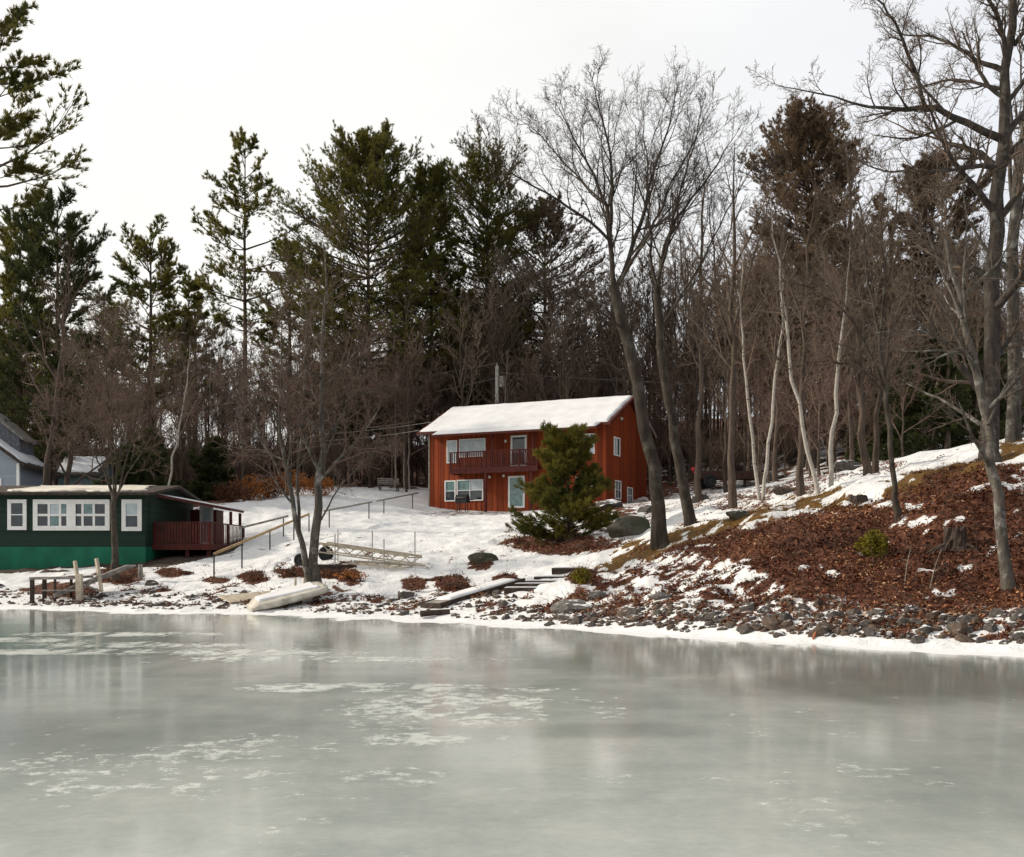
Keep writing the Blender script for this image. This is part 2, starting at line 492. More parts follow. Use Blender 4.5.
def ground_masks(X, Y, Z):
    """leaf cover, dead grass, bare soil and thaw at world points (the layout of this shore)"""
    Yc = np.maximum(Y, 1)
    px = HX + F * X / Yc; py = HY - F * (Z - EYE) / Yc
    back = Y - shore_y(X)
    n1 = fbm(X * .8, Y * .8, 21); n2 = fbm(X * 2.6, Y * 2.6, 22); n3 = fbm(X * .3, Y * .3, 25)
    e = (n1 - .5) * 34 + (n2 - .5) * 22
    pe = px + e * 1.2; pye = py + e * .7
    bankp = [(1400, 430), (1000, 466), (940, 478), (890, 494), (820, 508), (760, 520), (700, 540), (640, 566), (595, 580), (565, 590), (525, 608), (560, 616), (640, 622), (760, 634), (1400, 690)]
    leaf = in_poly(pe, pye, bankp).astype(float) * (Y < 45) * (back > .35)
    # thin cover with snow showing near the rocks
    low = sstep(4.2, 1.2, back) * sstep(.42, .54, n2 * .5 + fbm(X * 4.5, Y * 4.5, 29) * .5 + (n1 - .5) * .5)
    mid = in_poly(pe, pye, [(560, 590), (690, 552), (735, 552), (800, 600), (870, 615), (760, 632), (640, 622), (560, 610)]) * sstep(.42, .50, n2 * .5 + fbm(X * 4.5, Y * 4.5, 29) * .5)
    leaf = leaf * (1 - np.maximum(low * .9, mid * .85))
    leaf = leaf * (1 - sstep(.64, .72, n2) * (.9 * sstep(.45, .6, n3) + .25))
    grass = in_poly(pe, pye, [(1400, 430), (1000, 446), (960, 462), (880, 484), (800, 500), (740, 512), (690, 528), (600, 566), (560, 577), (600, 576), (690, 548), (760, 526), (880, 505), (1000, 472), (1400, 455)]).astype(float) * (Y < 40)
    grass *= sstep(.38, .50, n1 * .6 + n2 * .4 + .02)
    # leaf mats under the young pine and around the boulders, shoreline litter
    for (cx, cy, rx, ry) in [(565, 543, 58, 12), (615, 520, 40, 16), (645, 505, 40, 10), (700, 495, 30, 14), (735, 500, 40, 12), (790, 490, 40, 7), (450, 583, 20, 8), (415, 585, 14, 8), (480, 566, 14, 6),
                             (350, 577, 16, 8), (330, 572, 20, 8), (293, 573, 22, 7), (255, 578, 16, 7), (120, 576, 24, 10), (215, 580, 16, 4), (170, 573, 14, 5), (60, 590, 40, 8), (470, 592, 20, 6), (505, 578, 12, 5), (585, 578, 18, 8),
                             (800, 470, 50, 18), (880, 462, 30, 12), (760, 455, 60, 20), (470, 513, 60, 3), (445, 514, 20, 4)]:
        d = ((px - cx) / rx) ** 2 + ((py - cy) / ry) ** 2
        k = sstep(1.15, .6, d + (n2 - .5) * 1.7 + (n1 - .5) * 1.2)
        wt = .55 if cy < 515 else .95
        leaf = np.maximum(leaf, k * wt * (sstep(.3, .5, n2) if cy < 530 else 1) * (Y < 96))
    # woodland floor: leaf litter with thin snow
    wood = sstep(79, 86, Y + (n1 - .5) * 8 + (X > 9) * (12 - 0)) * 1.0
    wood = np.maximum(wood, sstep(.5, .62, n1 + .15) * sstep(58, 64, Y) * sstep(15, 20, X))
    wood = np.maximum(wood, sstep(62, 68, Y + (n1 - .5) * 8) * sstep(-16, -19, X))
    leaf = np.maximum(leaf, wood * sstep(.36, .5, n2 + .18 - .28 * sstep(8, 16, X) * sstep(105, 90, Y)))
    leaf = np.maximum(leaf, sstep(98, 110, Y))
    n4 = fbm(X * 1.7, Y * 1.7, 27)
    shore = sstep(.7, 1.3, back) * sstep(6.2, 3.6, back + (n1 - .5) * 4) * (Y < 46)
    leaf = np.maximum(leaf, .8 * shore * sstep(.53, .60, n4 * .6 + n2 * .4))
    leaf = np.maximum(leaf, .7 * sstep(.64, .70, n4 * .5 + n2 * .5) * sstep(58, 50, Y) * sstep(4, 7, back))
    soil = sstep(.62, .72, n2) * sstep(.2, .5, n3) * sstep(1.0, 3, back) * .4
    soil = np.maximum(soil, in_poly(px, py, [(-300, 562), (148, 553), (215, 547), (245, 540), (235, 552), (195, 561), (150, 570), (-300, 581)]) * (Y > 45.6) * (Y < 58) * sstep(.40, .5, n1 + .04 + .12 * (Y > 46.9)))
    leaf = leaf * sstep(.25, .6, back)
    return np.clip(leaf, 0, 1), np.clip(grass, 0, 1), np.clip(soil, 0, 1)


LM, GM, SM = ground_masks(GX, GY, GZ)
V = np.stack([GX, GY, GZ], -1).reshape(-1, 3)
me = np_mesh('ground', V, quads, smooth=True)
ca = me.color_attributes.new('cover', 'FLOAT_COLOR', 'POINT')
ca.data.foreach_set('color', np.stack([LM, GM, SM, np.ones_like(LM)], -1).astype(np.float32).ravel())


def ground_material():
    m, nt, b = new_mat('ground_cover')
    a = N(nt, 'ShaderNodeAttribute', attribute_name='cover')
    sp = N(nt, 'ShaderNodeSeparateColor'); nt.links.new(a.outputs['Color'], sp.inputs[0])
    v = coords(nt, 'Object')
    fine = noise(nt, v, 9, 5, .65); mid = noise(nt, v, 2.2, 4, .6); tiny = noise(nt, v, 30, 3, .6)
    snow = ramp(nt, [(.3, (.66, .67, .69)), (.62, (.77, .77, .77))], mid).outputs[0]
    # specks of needles and bark on old snow
    speck = ramp(nt, [(.655, (0, 0, 0)), (.72, (1, 1, 1))], tiny).outputs[0]
    snow = mixc(nt, math_n(nt, 'MULTIPLY', speck, .55), snow, (.20, .15, .11))
    leafc = ramp(nt, [(.25, (.028, .014, .010)), (.45, (.080, .031, .018)), (.62, (.15, .058, .032)), (.8, (.25, .125, .07))], fine).outputs[0]
    grassc = ramp(nt, [(.3, (.060, .032, .011)), (.7, (.215, .118, .032))], fine).outputs[0]
    soilc = ramp(nt, [(.3, (.03, .022, .017)), (.7, (.09, .065, .05))], fine).outputs[0]
    d = math_n(nt, 'MULTIPLY', math_n(nt, 'SUBTRACT', fine, .5), 1.5)

    def edge(s): return ramp(nt, [(.42, (0, 0, 0)), (.56, (1, 1, 1))], math_n(nt, 'ADD', s, d)).outputs[0]
    c = mixc(nt, edge(sp.outputs[2]), snow, soilc)
    c = mixc(nt, edge(sp.outputs[1]), c, grassc)
    c = mixc(nt, edge(sp.outputs[0]), c, leafc)
    nt.links.new(c, b.inputs['Base Color'])
    b.inputs['Roughness'].default_value = .8; b.inputs['Specular IOR Level'].default_value = .2
    h = math_n(nt, 'ADD', math_n(nt, 'MULTIPLY', mid, 1.0), math_n(nt, 'MULTIPLY', fine, .5))
    bump(nt, b, h, .55, .12)
    return m


tag(mesh_obj('ground', me, ground_material()), kind='structure')

# ------------------------------------------------------------------ frozen lake
IX = axis([(-600, -26, 60, .5), (-26, 16, .16, .14), (16, 600, .5, 60)])
IY = axis([(-300, 3, 60, .3), (3, 20, .06, .12), (20, 40, .12, .2), (40, 60, .5, 5)])
IGX, IGY = np.meshgrid(IX, IY)
ipx = HX + F * IGX / np.maximum(IGY, .5); ipy = HY + F * EYE / np.maximum(IGY, .5)
w1 = fbm(IGX * .9, IGY * .28, 41); w2 = fbm(IGX * 3.3, IGY * 1.1, 42); w3 = fbm(IGX * 9, IGY * 4, 43)
frost = np.zeros_like(IGX)
for (cx, cy, rx, ry, s) in [(450, 712, 115, 20, .8), (425, 738, 95, 10, .8), (380, 688, 130, 5, .8), (400, 775, 70, 12, .5), (110, 634, 110, 2.6, 1.05), (60, 652, 110, 3, .9), (250, 652, 170, 4.5, .8), (330, 659, 170, 4, .8),
                            (170, 645, 160, 3, .8), (30, 640, 60, 3, .8), (560, 702, 60, 7, .6), (260, 750, 120, 16, .42), (130, 775, 200, 34, .42), (700, 780, 140, 8, .35), (850, 770, 110, 12, .35), (545, 690, 60, 3, .5)]:
    d = ((ipx - cx) / rx) ** 2 + ((ipy - cy) / ry) ** 2
    frost = np.maximum(frost, s * sstep(1.5, .1, d + (w1 - .5) * 1.8) * sstep(.32, .58, w2 * .5 + w3 * .5))
frost = np.maximum(frost, .26 * sstep(.50, .70, w1 * .5 + w2 * .3 + w3 * .2))
dark_refl = np.zeros_like(IGX)                                 # bank and cottage-skirt reflections painted into the ice colour, plus darker patches
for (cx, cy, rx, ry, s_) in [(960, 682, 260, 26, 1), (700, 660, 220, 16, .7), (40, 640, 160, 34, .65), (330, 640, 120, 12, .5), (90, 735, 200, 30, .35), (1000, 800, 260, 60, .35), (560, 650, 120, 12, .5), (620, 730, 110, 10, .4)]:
    dark_refl = np.maximum(dark_refl, s_ * sstep(1.3, .1, ((ipx - cx) / rx) ** 2 + ((ipy - cy) / ry) ** 2 + (w1 - .5) * 1.2))
back = IGY - shore_y(IGX)
edge_sn = sstep(-1.9, -.4, back + (w1 - .5) * 2.4 + (w2 - .5) * 1.2)
iz = np.zeros_like(IGX)
jj = np.arange(len(IX) * len(IY)).reshape(len(IY), len(IX))
iq = np.stack([jj[:-1, :-1], jj[:-1, 1:], jj[1:, 1:], jj[1:, :-1]], -1).reshape(-1, 4)
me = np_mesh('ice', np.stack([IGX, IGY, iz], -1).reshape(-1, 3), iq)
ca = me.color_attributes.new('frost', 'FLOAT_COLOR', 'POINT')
ca.data.foreach_set('color', np.stack([frost, edge_sn, dark_refl, np.ones_like(w1)], -1).astype(np.float32).ravel())


def ice_material():
    m, nt, b = new_mat('lake_ice')
    a = N(nt, 'ShaderNodeAttribute', attribute_name='frost')
    sp = N(nt, 'ShaderNodeSeparateColor'); nt.links.new(a.outputs['Color'], sp.inputs[0])
    v = coords(nt, 'Object', (1, .55, 1)); v2 = coords(nt, 'Object')
    big = noise(nt, v, .28, 5, .6); mid = noise(nt, v, 1.6, 5, .6); fine = noise(nt, v2, 11, 5, .7)
    f = math_n(nt, 'ADD', math_n(nt, 'MULTIPLY', big, .55), math_n(nt, 'ADD', math_n(nt, 'MULTIPLY', mid, .28), math_n(nt, 'MULTIPLY', fine, .19)))
    st = noise(nt, coords(nt, 'Object', (.30, .9, 1)), 1.6, 6, .68)
    f = math_n(nt, 'ADD', math_n(nt, 'MULTIPLY', f, .78), math_n(nt, 'MULTIPLY', st, .23))
    c = ramp(nt, [(.37, (.31, .355, .342)), (.51, (.455, .488, .468)), (.64, (.62, .625, .585))], f).outputs[0]
    c = mixc(nt, math_n(nt, 'MULTIPLY', sp.outputs[2], .8), c, (.13, .162, .152))  # painted reflections darken the base colour
    vs_ = coords(nt, 'Object', (1, 1.0, 1)); fl = noise(nt, vs_, 5.5, 6, .75)
    fr = math_n(nt, 'ADD', math_n(nt, 'MULTIPLY', sp.outputs[0], .8), math_n(nt, 'MULTIPLY', math_n(nt, 'SUBTRACT', fl, .5), 2.6))
    fr = math_n(nt, 'MULTIPLY', fr, ramp(nt, [(.02, (0, 0, 0)), (.2, (1, 1, 1))], sp.outputs[0]).outputs[0])
    fk = ramp(nt, [(.22, (0, 0, 0)), (.85, (1, 1, 1))], fr).outputs[0]
    fl2 = noise(nt, coords(nt, 'Object', (1, 1.7, 1)), 13, 4, .7)
    fk2 = ramp(nt, [(.60, (0, 0, 0)), (.74, (1, 1, 1))], fl2).outputs[0]
    c = mixc(nt, math_n(nt, 'MULTIPLY', fk2, .38), c, (.74, .74, .70))
    c = mixc(nt, math_n(nt, 'MULTIPLY', fk, .5), c, (.76, .75, .70))
    ek = ramp(nt, [(.35, (0, 0, 0)), (.6, (1, 1, 1))], math_n(nt, 'ADD', sp.outputs[1], math_n(nt, 'MULTIPLY', math_n(nt, 'SUBTRACT', mid, .5), .7))).outputs[0]
    c = mixc(nt, ek, c, (.80, .80, .81))
    nt.links.new(c, b.inputs['Base Color'])
    rg = math_n(nt, 'ADD', math_n(nt, 'MULTIPLY', mid, .14), .03)
    k = math_n(nt, 'MAXIMUM', fk, ek)
    rg = math_n(nt, 'ADD', rg, math_n(nt, 'MULTIPLY', k, .6))
    nt.links.new(rg, b.inputs['Roughness'])
    nt.links.new(math_n(nt, 'SUBTRACT', .55, math_n(nt, 'MULTIPLY', k, .45)), b.inputs['Specular IOR Level'])
    bump(nt, b, math_n(nt, 'ADD', math_n(nt, 'MULTIPLY', mid, .5), math_n(nt, 'MULTIPLY', fine, .22)), .05, .05)
    return m


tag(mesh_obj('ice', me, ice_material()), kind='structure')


# ------------------------------------------------------------------ trees: vectorised growth
def nrm(a): return a / (np.linalg.norm(a, axis=-1, keepdims=True) + 1e-9)


def resample(pts, rad, k):
    pts = np.asarray(pts, float); rad = np.asarray(rad, float)
    s = np.r_[0, np.cumsum(np.linalg.norm(np.diff(pts, axis=0), axis=1))]; s /= s[-1]
    # smooth path through the given points
    t = np.linspace(0, 1, k)
    out = np.empty((k, 3))
    for a in range(3):
        out[:, a] = np.interp(t, s, pts[:, a])
    if k > 6:
        for _ in range(2):
            out[1:-1] = .25 * out[:-2] + .5 * out[1:-1] + .25 * out[2:]
    return out, np.interp(t, s, rad)


def spawn(P, Rr, m, t0, t1, ang, angsd, ln, lnsd, k, wander, up, rr, rmin, rng, taper=.35, shrink=.45, droop=0.0, flat=0.0):
    """children of the polylines P (n,k0,3) with radii Rr: m per parent"""
    n, k0, _ = P.shape
    t = t0 + (t1 - t0) * (np.arange(m)[None, :] + rng.random((n, m))) / m
    fi = t * (k0 - 1); i0 = np.clip(fi.astype(int), 0, k0 - 2); fr = (fi - i0)[..., None]
    rows = np.arange(n)[:, None]
    A = P[rows, i0]; B = P[rows, i0 + 1]
    pos = A + (B - A) * fr; tan = nrm(B - A)
    rad = Rr[rows, i0] * (1 - fr[..., 0]) + Rr[rows, i0 + 1] * fr[..., 0]
    plen = np.linalg.norm(np.diff(P, axis=1), axis=2).sum(1)[:, None]
    az = rng.random((n, 1)) * 6.28 + np.arange(m)[None, :] * 2.4 + rng.normal(0, .4, (n, m))
    ref = np.where(np.abs(tan[..., 2:3]) < .9, np.array([0, 0, 1.0]), np.array([1.0, 0, 0]))
    u = nrm(np.cross(tan, ref)); w = np.cross(u, tan)
    a = np.clip(rng.normal(ang, angsd, (n, m)), .15, 1.7)[..., None]
    c = np.cos(az)[..., None]; s = np.sin(az)[..., None] * (1 - flat)
    d = nrm(np.cos(a) * tan + np.sin(a) * nrm(c * u + s * w + 1e-6))
    L = plen * ln * (1 - shrink * (t - t0) / max(t1 - t0, 1e-6)) * np.clip(rng.normal(1, lnsd, (n, m)), .35, 1.8)
    r0 = np.minimum(rad * rr, rad * .95)
    pos = pos.reshape(-1, 3); d = d.reshape(-1, 3); L = L.reshape(-1); r0 = np.maximum(r0.reshape(-1), rmin)
    Q = np.empty((n * m, k, 3)); Q[:, 0] = pos
    st = (L / (k - 1))[:, None]
    for j in range(1, k):
        d = nrm(d + rng.normal(0, wander, d.shape) + np.array([0, 0, up - droop * j / k]))
        Q[:, j] = Q[:, j - 1] + d * st
    rad2 = np.maximum(r0[:, None] * np.linspace(1, taper, k)[None, :], rmin * .6)
    return Q, rad2


def tubes(sets):
    """sets of (P (n,k,3), R (n,k), sides) -> verts, quads"""
    VV = []; QQ = []; off = 0
    for P, Rr, ns in sets:
        if len(P) == 0: continue
        n, k, _ = P.shape
        T = nrm(np.gradient(P, axis=1))
        mt = nrm(P[:, -1] - P[:, 0])
        ref = np.where(np.abs(mt[:, 2:3]) < .85, np.array([0, 0, 1.0]), np.array([1.0, .3, 0]))[:, None, :]
        U = nrm(np.cross(T, np.broadcast_to(ref, T.shape))); W = np.cross(T, U)
        a = np.arange(ns) * 2 * math.pi / ns
        ring = P[:, :, None, :] + Rr[:, :, None, None] * (np.cos(a)[None, None, :, None] * U[:, :, None, :] + np.sin(a)[None, None, :, None] * W[:, :, None, :])
        VV.append(ring.reshape(-1, 3))
        base = off + (np.arange(n)[:, None, None] * k + np.arange(k - 1)[None, :, None]) * ns
        s = np.arange(ns)[None, None, :]; s2 = (s + 1) % ns
        q = np.stack([base + s, base + s2, base + ns + s2, base + ns + s], -1).reshape(-1, 4)
        QQ.append(q); off += n * k * ns
    return np.concatenate(VV), np.concatenate(QQ)


def flare(r, k, amt=.7, ext=.08):
    t = np.linspace(0, 1, k); return r * (1 + amt * np.exp(-t / ext))


def bare(stems, seed, big=None, l1=(12, .25, .98, .75, .42), l2=7, l3=7, l4=0, up=.06, twig_r=.006, lens=(.42, .42, .42), ksides=10, droop=0.0, angs=(.75, .75, .8), rs=1.0, s0=0, ls=1.0):
    """stems: list of (pts, rads). l1 = per-stem limbs (count, t0, t1, angle, length ratio). returns trunk sets, twig sets"""
    rng = np.random.default_rng(seed)
    k = 14
    SP = []; SR = []
    for i, (p, r) in enumerate(stems):
        a, b = resample(p, r, k)
        a[1:-1] += rng.normal(0, .012, (k - 2, 3)) * np.linalg.norm(a[-1] - a[0]) * .35
        SP.append(a); SR.append(np.maximum(b * rs * (ls if i else 1), .006))
    SP = np.array(SP); SR = np.array(SR)
    A, AR = spawn(SP[s0:], SR[s0:], l1[0], l1[1], l1[2], l1[3], .18, l1[4], .25, 9, .10, up, .55, twig_r * 2, rng, .25, .55, droop)
    B, BR = spawn(A, AR, l2, .18, 1.0, angs[0], .2, lens[0], .25, 7, .13, up, .6, twig_r * 1.5, rng, .35, .4, droop)
    C, CR = spawn(B, BR, l3, .12, 1.0, angs[1], .22, lens[1], .3, 5, .15, up * .8, .65, twig_r, rng, .5, .4, droop)
    tw = [(B, BR, 4), (C, CR, 3)]
    if l4:
        D, DR = spawn(C, CR, l4, .1, 1.0, angs[2], .25, lens[2], .3, 4, .16, up * .6, .7, twig_r * .85, rng, .6, .3, droop)
        tw.append((D, DR, 3))
    return [(SP, SR, ksides), (A, AR, 6)], tw


def tree_thing(name, label, trunk, twigs, loc, mt, mc, group=None, rz=0.0):
    t = thing(name, label, 'tree', loc, rz, group)
    v, q = tubes(trunk); mesh_obj('trunk', np_mesh('trunk', v, q, smooth=True), mt, t)
    v, q = tubes(twigs); mesh_obj('crown', np_mesh('crown', v, q), mc, t)
    return t


def stem_px(base, pts, Y, radii, dy=0.0):
    """polyline in picture points at depth Y, drifting dy metres in depth along it; relative to base"""
    out = []
    n = len(pts)
    for i, (px, py) in enumerate(pts):
        p = at(px, py, Y) if not isinstance(dy, (list, tuple)) else at(px, py, Y + dy[i])
        if not isinstance(dy, (list, tuple)):
            p = at(px, py, Y + dy * i / max(n - 1, 1))
        out.append(np.array(p) - np.array(base))
    return np.array(out), np.interp(np.linspace(0, 1, n), np.linspace(0, 1, len(radii)), radii)


def ground_base(px, Y, sink=.12):
    x = (px - HX) / F * Y; return Vector((x, Y, gz(x, Y) - sink))


# ---- hero bare trees
def zx(l, s, ox, oy): return [(ox + a / s, oy + b / s) for a, b in l]


# large maple in front of the red house
b0 = ground_base(660, 34.4)
st = [stem_px(b0, [(660, 548), (660, 520), (657, 490), (650, 445), (640, 400), (631, 350), (618, 305), (613, 285)], 34.4, [.43, .30, .28, .26, .25, .24, .22, .20]),
      stem_px(b0, [(614, 290), (611, 215), (600, 185), (582, 155), (566, 122), (552, 95)], 34.4, [.17, .13, .09, .065, .04, .012], 1.5),
      stem_px(b0, [(611, 225), (613, 165), (606, 130), (596, 98), (590, 72)], 34.6, [.12, .08, .055, .035, .01], -1.8),
      stem_px(b0, [(615, 290), (640, 228), (649, 182), (663, 145), (672, 108), (679, 78)], 34.4, [.16, .12, .085, .06, .035, .01], 1.0),
      stem_px(b0, [(609, 240), (570, 206), (526, 182), (498, 165), (482, 128)], 34.4, [.10, .075, .05, .03, .01], -1.5),
      stem_px(b0, [(618, 286), (648, 238), (668, 190), (692, 145), (708, 108)], 34.4, [.12, .085, .06, .035, .01], -2.4),
      stem_px(b0, [(606, 205), (565, 165), (535, 128), (515, 118)], 34.4, [.07, .05, .03, .01], 2.5),
      stem_px(b0, [(625, 330), (600, 312), (570, 290), (540, 285), (505, 262)], 34.4, [.09, .06, .045, .03, .01], -2.0)]
tr, tw = bare(st, 5, s0=1, rs=0.74, ls=.68, l1=(15, .12, .98, .55, .34), l2=8, l3=7, l4=3, up=.07, twig_r=.0045, lens=(.45, .45, .45))
tree_thing('bare_maple', 'tall bare maple leaning across the right end of the red house, spreading fan crown', tr, tw, b0, M['bark_grey'], M['twig_grey'])

# its neighbour
b0 = ground_base(692, 36.0)
st = [stem_px(b0, [(692, 532), (688, 510), (680, 470), (670, 410), (661, 345), (657, 288)], 36, [.36, .25, .22, .2, .18, .16]),
      stem_px(b0, [(657, 290), (668, 226), (692, 200), (720, 160), (740, 128)], 36, [.13, .10, .07, .045, .012], 1.2),
      stem_px(b0, [(658, 280), (672, 230), (680, 185), (697, 140), (702, 105)], 36, [.11, .08, .06, .04, .012], -1.6),
      stem_px(b0, [(657, 286), (648, 220), (650, 175), (642, 130), (644, 100)], 36, [.10, .07, .05, .03, .01], 2.6),
      stem_px(b0, [(660, 330), (690, 285), (712, 240), (742, 185), (757, 160)], 36, [.10, .07, .05, .03, .01], -2.2)]
tr, tw = bare(st, 6, s0=1, rs=0.74, ls=.70, l1=(14, .12, .98, .55, .34), l2=8, l3=7, l4=3, up=.07, twig_r=.0045, lens=(.45, .45, .45))
tree_thing('bare_maple', 'bare maple just right of the red house, its straight trunk behind the leaning one', tr, tw, b0, M['bark_grey'], M['twig_grey'])

# slim trees between the maples and the birches
for px, Y, top, seed, lab in [(733, 41, 140, 7, 'dark slender bare tree between the red house and the white birches'), (700, 52, 165, 8, 'slim bare tree behind the second maple trunk')]:
    b0 = ground_base(px, Y)
    st = [stem_px(b0, [(px, HY - F * (b0.z - EYE) / Y), (px - 2, 460), (px + 1, 380), (px - 1, 300), (px + 3, 220), (px + 2, top)], Y, [.26, .17, .15, .12, .08, .012]),
          stem_px(b0, [(px, 330), (px + 18, 270), (px + 34, 210), (px + 44, 165)], Y, [.09, .06, .04, .01], 1.5),
          stem_px(b0, [(px, 350), (px - 16, 300), (px - 20, 240), (px - 26, 180)], Y, [.08, .06, .04, .01], -1)]
    tr, tw = bare(st, seed, rs=.72, l1=(10, .35, .98, .7, .22), l2=6, l3=6, l4=2, up=.05, twig_r=.0055)
    tree_thing('bare_tree', lab, tr, tw, b0, M['bark_brown'], M['twig'])

# oak at the right edge
ZS = 3.295
b0 = ground_base(990, 31.0)


def o7(l): return [(760 + a / ZS, b / ZS) for a, b in l]


st = [stem_px(b0, [(992, 490), (990, 460), (990, 420), (991, 350), (994, 270), (998, 200), (1003, 140), (1007, 70), (1012, 0), (1016, -60)], 31, [.62, .36, .29, .27, .26, .24, .19, .16, .13, .08]),
      stem_px(b0, o7([(790, 455), (680, 410), (600, 360), (530, 345), (470, 365), (400, 372), (330, 340), (240, 312), (130, 300), (50, 282)]), 31, [.17, .14, .12, .11, .085, .06, .05, .035, .025, .01], [0, -.3, -.5, -.8, -1.0, -1.1, -1.2, -1.3, -1.5, -1.6]),
      stem_px(b0, o7([(542, 348), (520, 250), (475, 140), (440, 55), (390, 0), (330, -60)]), 30.2, [.09, .075, .06, .05, .035, .02], -1.5),
      stem_px(b0, o7([(790, 560), (740, 515), (690, 490), (640, 480), (592, 468), (560, 420), (505, 372)]), 31, [.16, .13, .11, .09, .06, .045, .015], 1.5),
      stem_px(b0, o7([(790, 560), (740, 540), (680, 552), (600, 566), (480, 560), (400, 572), (300, 515)]), 31, [.13, .10, .08, .055, .04, .03, .01], [0, -.4, -.9, -1.4, -1.8, -2.1, -2.3]),
      stem_px(b0, o7([(815, 240), (720, 205), (640, 150), (570, 110), (480, 125), (400, 80)]), 31, [.12, .09, .065, .05, .035, .01], 1.8),
      stem_px(b0, o7([(815, 200), (790, 60), (755, 0), (700, -70)]), 31, [.11, .09, .07, .04], -1.2),
      stem_px(b0, o7([(822, 300), (700, 270), (600, 260), (500, 300), (420, 300)]), 31, [.09, .06, .045, .03, .01], 2.6),
      stem_px(b0, o7([(810, 440), (880, 355), (980, 290), (1080, 200)]), 31, [.14, .11, .08, .04], .8),
      stem_px(b0, o7([(835, 150), (900, 60), (980, -40)]), 31, [.10, .07, .04], -.8),
      stem_px(b0, [(990, 380), (970, 345), (945, 325), (905, 335)], 31, [.08, .055, .035, .01], 1.6)]
tr, tw = bare(st, 9, rs=0.82, ls=.85, l1=(12, .15, .98, .75, .28), l2=8, l3=7, l4=3, up=.05, twig_r=.0048, lens=(.5, .45, .45))
tree_thing('bare_oak', 'massive dark oak at the top of the leafy bank with crooked horizontal limbs', tr, tw, b0, M['bark_oak'], M['twig'])

b0 = ground_base(1016, 37)
st = [stem_px(b0, [(1016, 470), (1014, 420), (1013, 330), (1014, 240), (1019, 170), (1030, 80), (1034, -20)], 37, [.42, .27, .24, .22, .2, .16, .1]),
      stem_px(b0, [(1014, 215), (1008, 160), (1012, 100), (1000, 40)], 37, [.1, .08, .05, .02], 1.0),
      stem_px(b0, [(1013, 330), (985, 290), (960, 265), (930, 262)], 37, [.07, .05, .03, .01], 1.5)]
tr, tw = bare(st, 10, rs=0.85, l1=(8, .3, .98, .8, .2), l2=6, l3=6, l4=2, twig_r=.0055)
tree_thing('bare_tree', 'pale lichen-covered trunk standing right behind the oak', tr, tw, b0, M['bark_lichen'], M['twig'])

# near leaning tree on the bank
b0 = ground_base(1012, 22.2)
st = [stem_px(b0, [(1013, 612), (1009, 590), (1004, 560), (998, 500), (989, 430), (977, 372), (966, 322), (956, 285), (946, 240)], 22.2, [.30, .215, .18, .165, .15, .13, .105, .08, .05], 1.2),
      stem_px(b0, [(974, 365), (966, 352), (945, 340), (918, 330), (880, 332)], 22.9, [.055, .045, .035, .025, .01], -.8),
      stem_px(b0, [(972, 355), (955, 352), (930, 350), (900, 352), (860, 350)], 22.9, [.045, .04, .03, .02, .008], .8),
      stem_px(b0, [(970, 352), (948, 352), (925, 366), (905, 372)], 22.9, [.045, .035, .025, .008], -.4),
      stem_px(b0, [(962, 318), (950, 290), (938, 262), (925, 225)], 23, [.06, .045, .03, .008], 1.0),
      stem_px(b0, [(966, 322), (962, 280), (968, 230), (962, 180)], 23, [.05, .04, .028, .01], -.6),
      stem_px(b0, [(988, 425), (1000, 395), (1022, 365), (1050, 340)], 22.7, [.05, .04, .03, .012], .6)]
tr, tw = bare(st, 12, rs=0.66, l1=(7, .3, .98, .75, .36), l2=6, l3=6, l4=2, twig_r=.0038, up=.03)
tree_thing('bare_tree', 'lichen-spotted leaning tree rooted low on the bank in front of the oak', tr, tw, b0, M['bark_lichen'], M['twig_grey'])

# small tree with spreading, arching branches on the bank
b0 = ground_base(897, 28.0)
st = [stem_px(b0, [(897, 527), (894, 490), (890, 440), (885, 390), (880, 345)], 28, [.19, .125, .115, .105, .09]),
      stem_px(b0, [(886, 395), (870, 350), (845, 310), (810, 285), (775, 280)], 28, [.06, .05, .035, .025, .008], -1.2),
      stem_px(b0, [(884, 375), (892, 320), (915, 275), (945, 240)], 28, [.06, .045, .03, .008], 1.2),
      stem_px(b0, [(880, 345), (868, 280), (862, 220), (850, 150)], 28, [.07, .05, .035, .008], .8),
      stem_px(b0, [(880, 345), (885, 280), (880, 220), (890, 160)], 28, [.06, .045, .03, .008], -1.5),
      stem_px(b0, [(886, 385), (858, 365), (820, 360), (780, 372)], 28, [.045, .035, .025, .008], .6),
      stem_px(b0, [(885, 385), (910, 350), (945, 330), (970, 330)], 28, [.045, .035, .025, .008], -.9)]
tr, tw = bare(st, 13, s0=1, rs=0.58, l1=(10, .2, .98, .75, .36), l2=8, l3=7, l4=3, twig_r=.0040, up=.01)
tree_thing('bare_tree', 'small bare tree halfway up the leafy bank with wide arching branches', tr, tw, b0, M['bark_grey'], M['twig'])

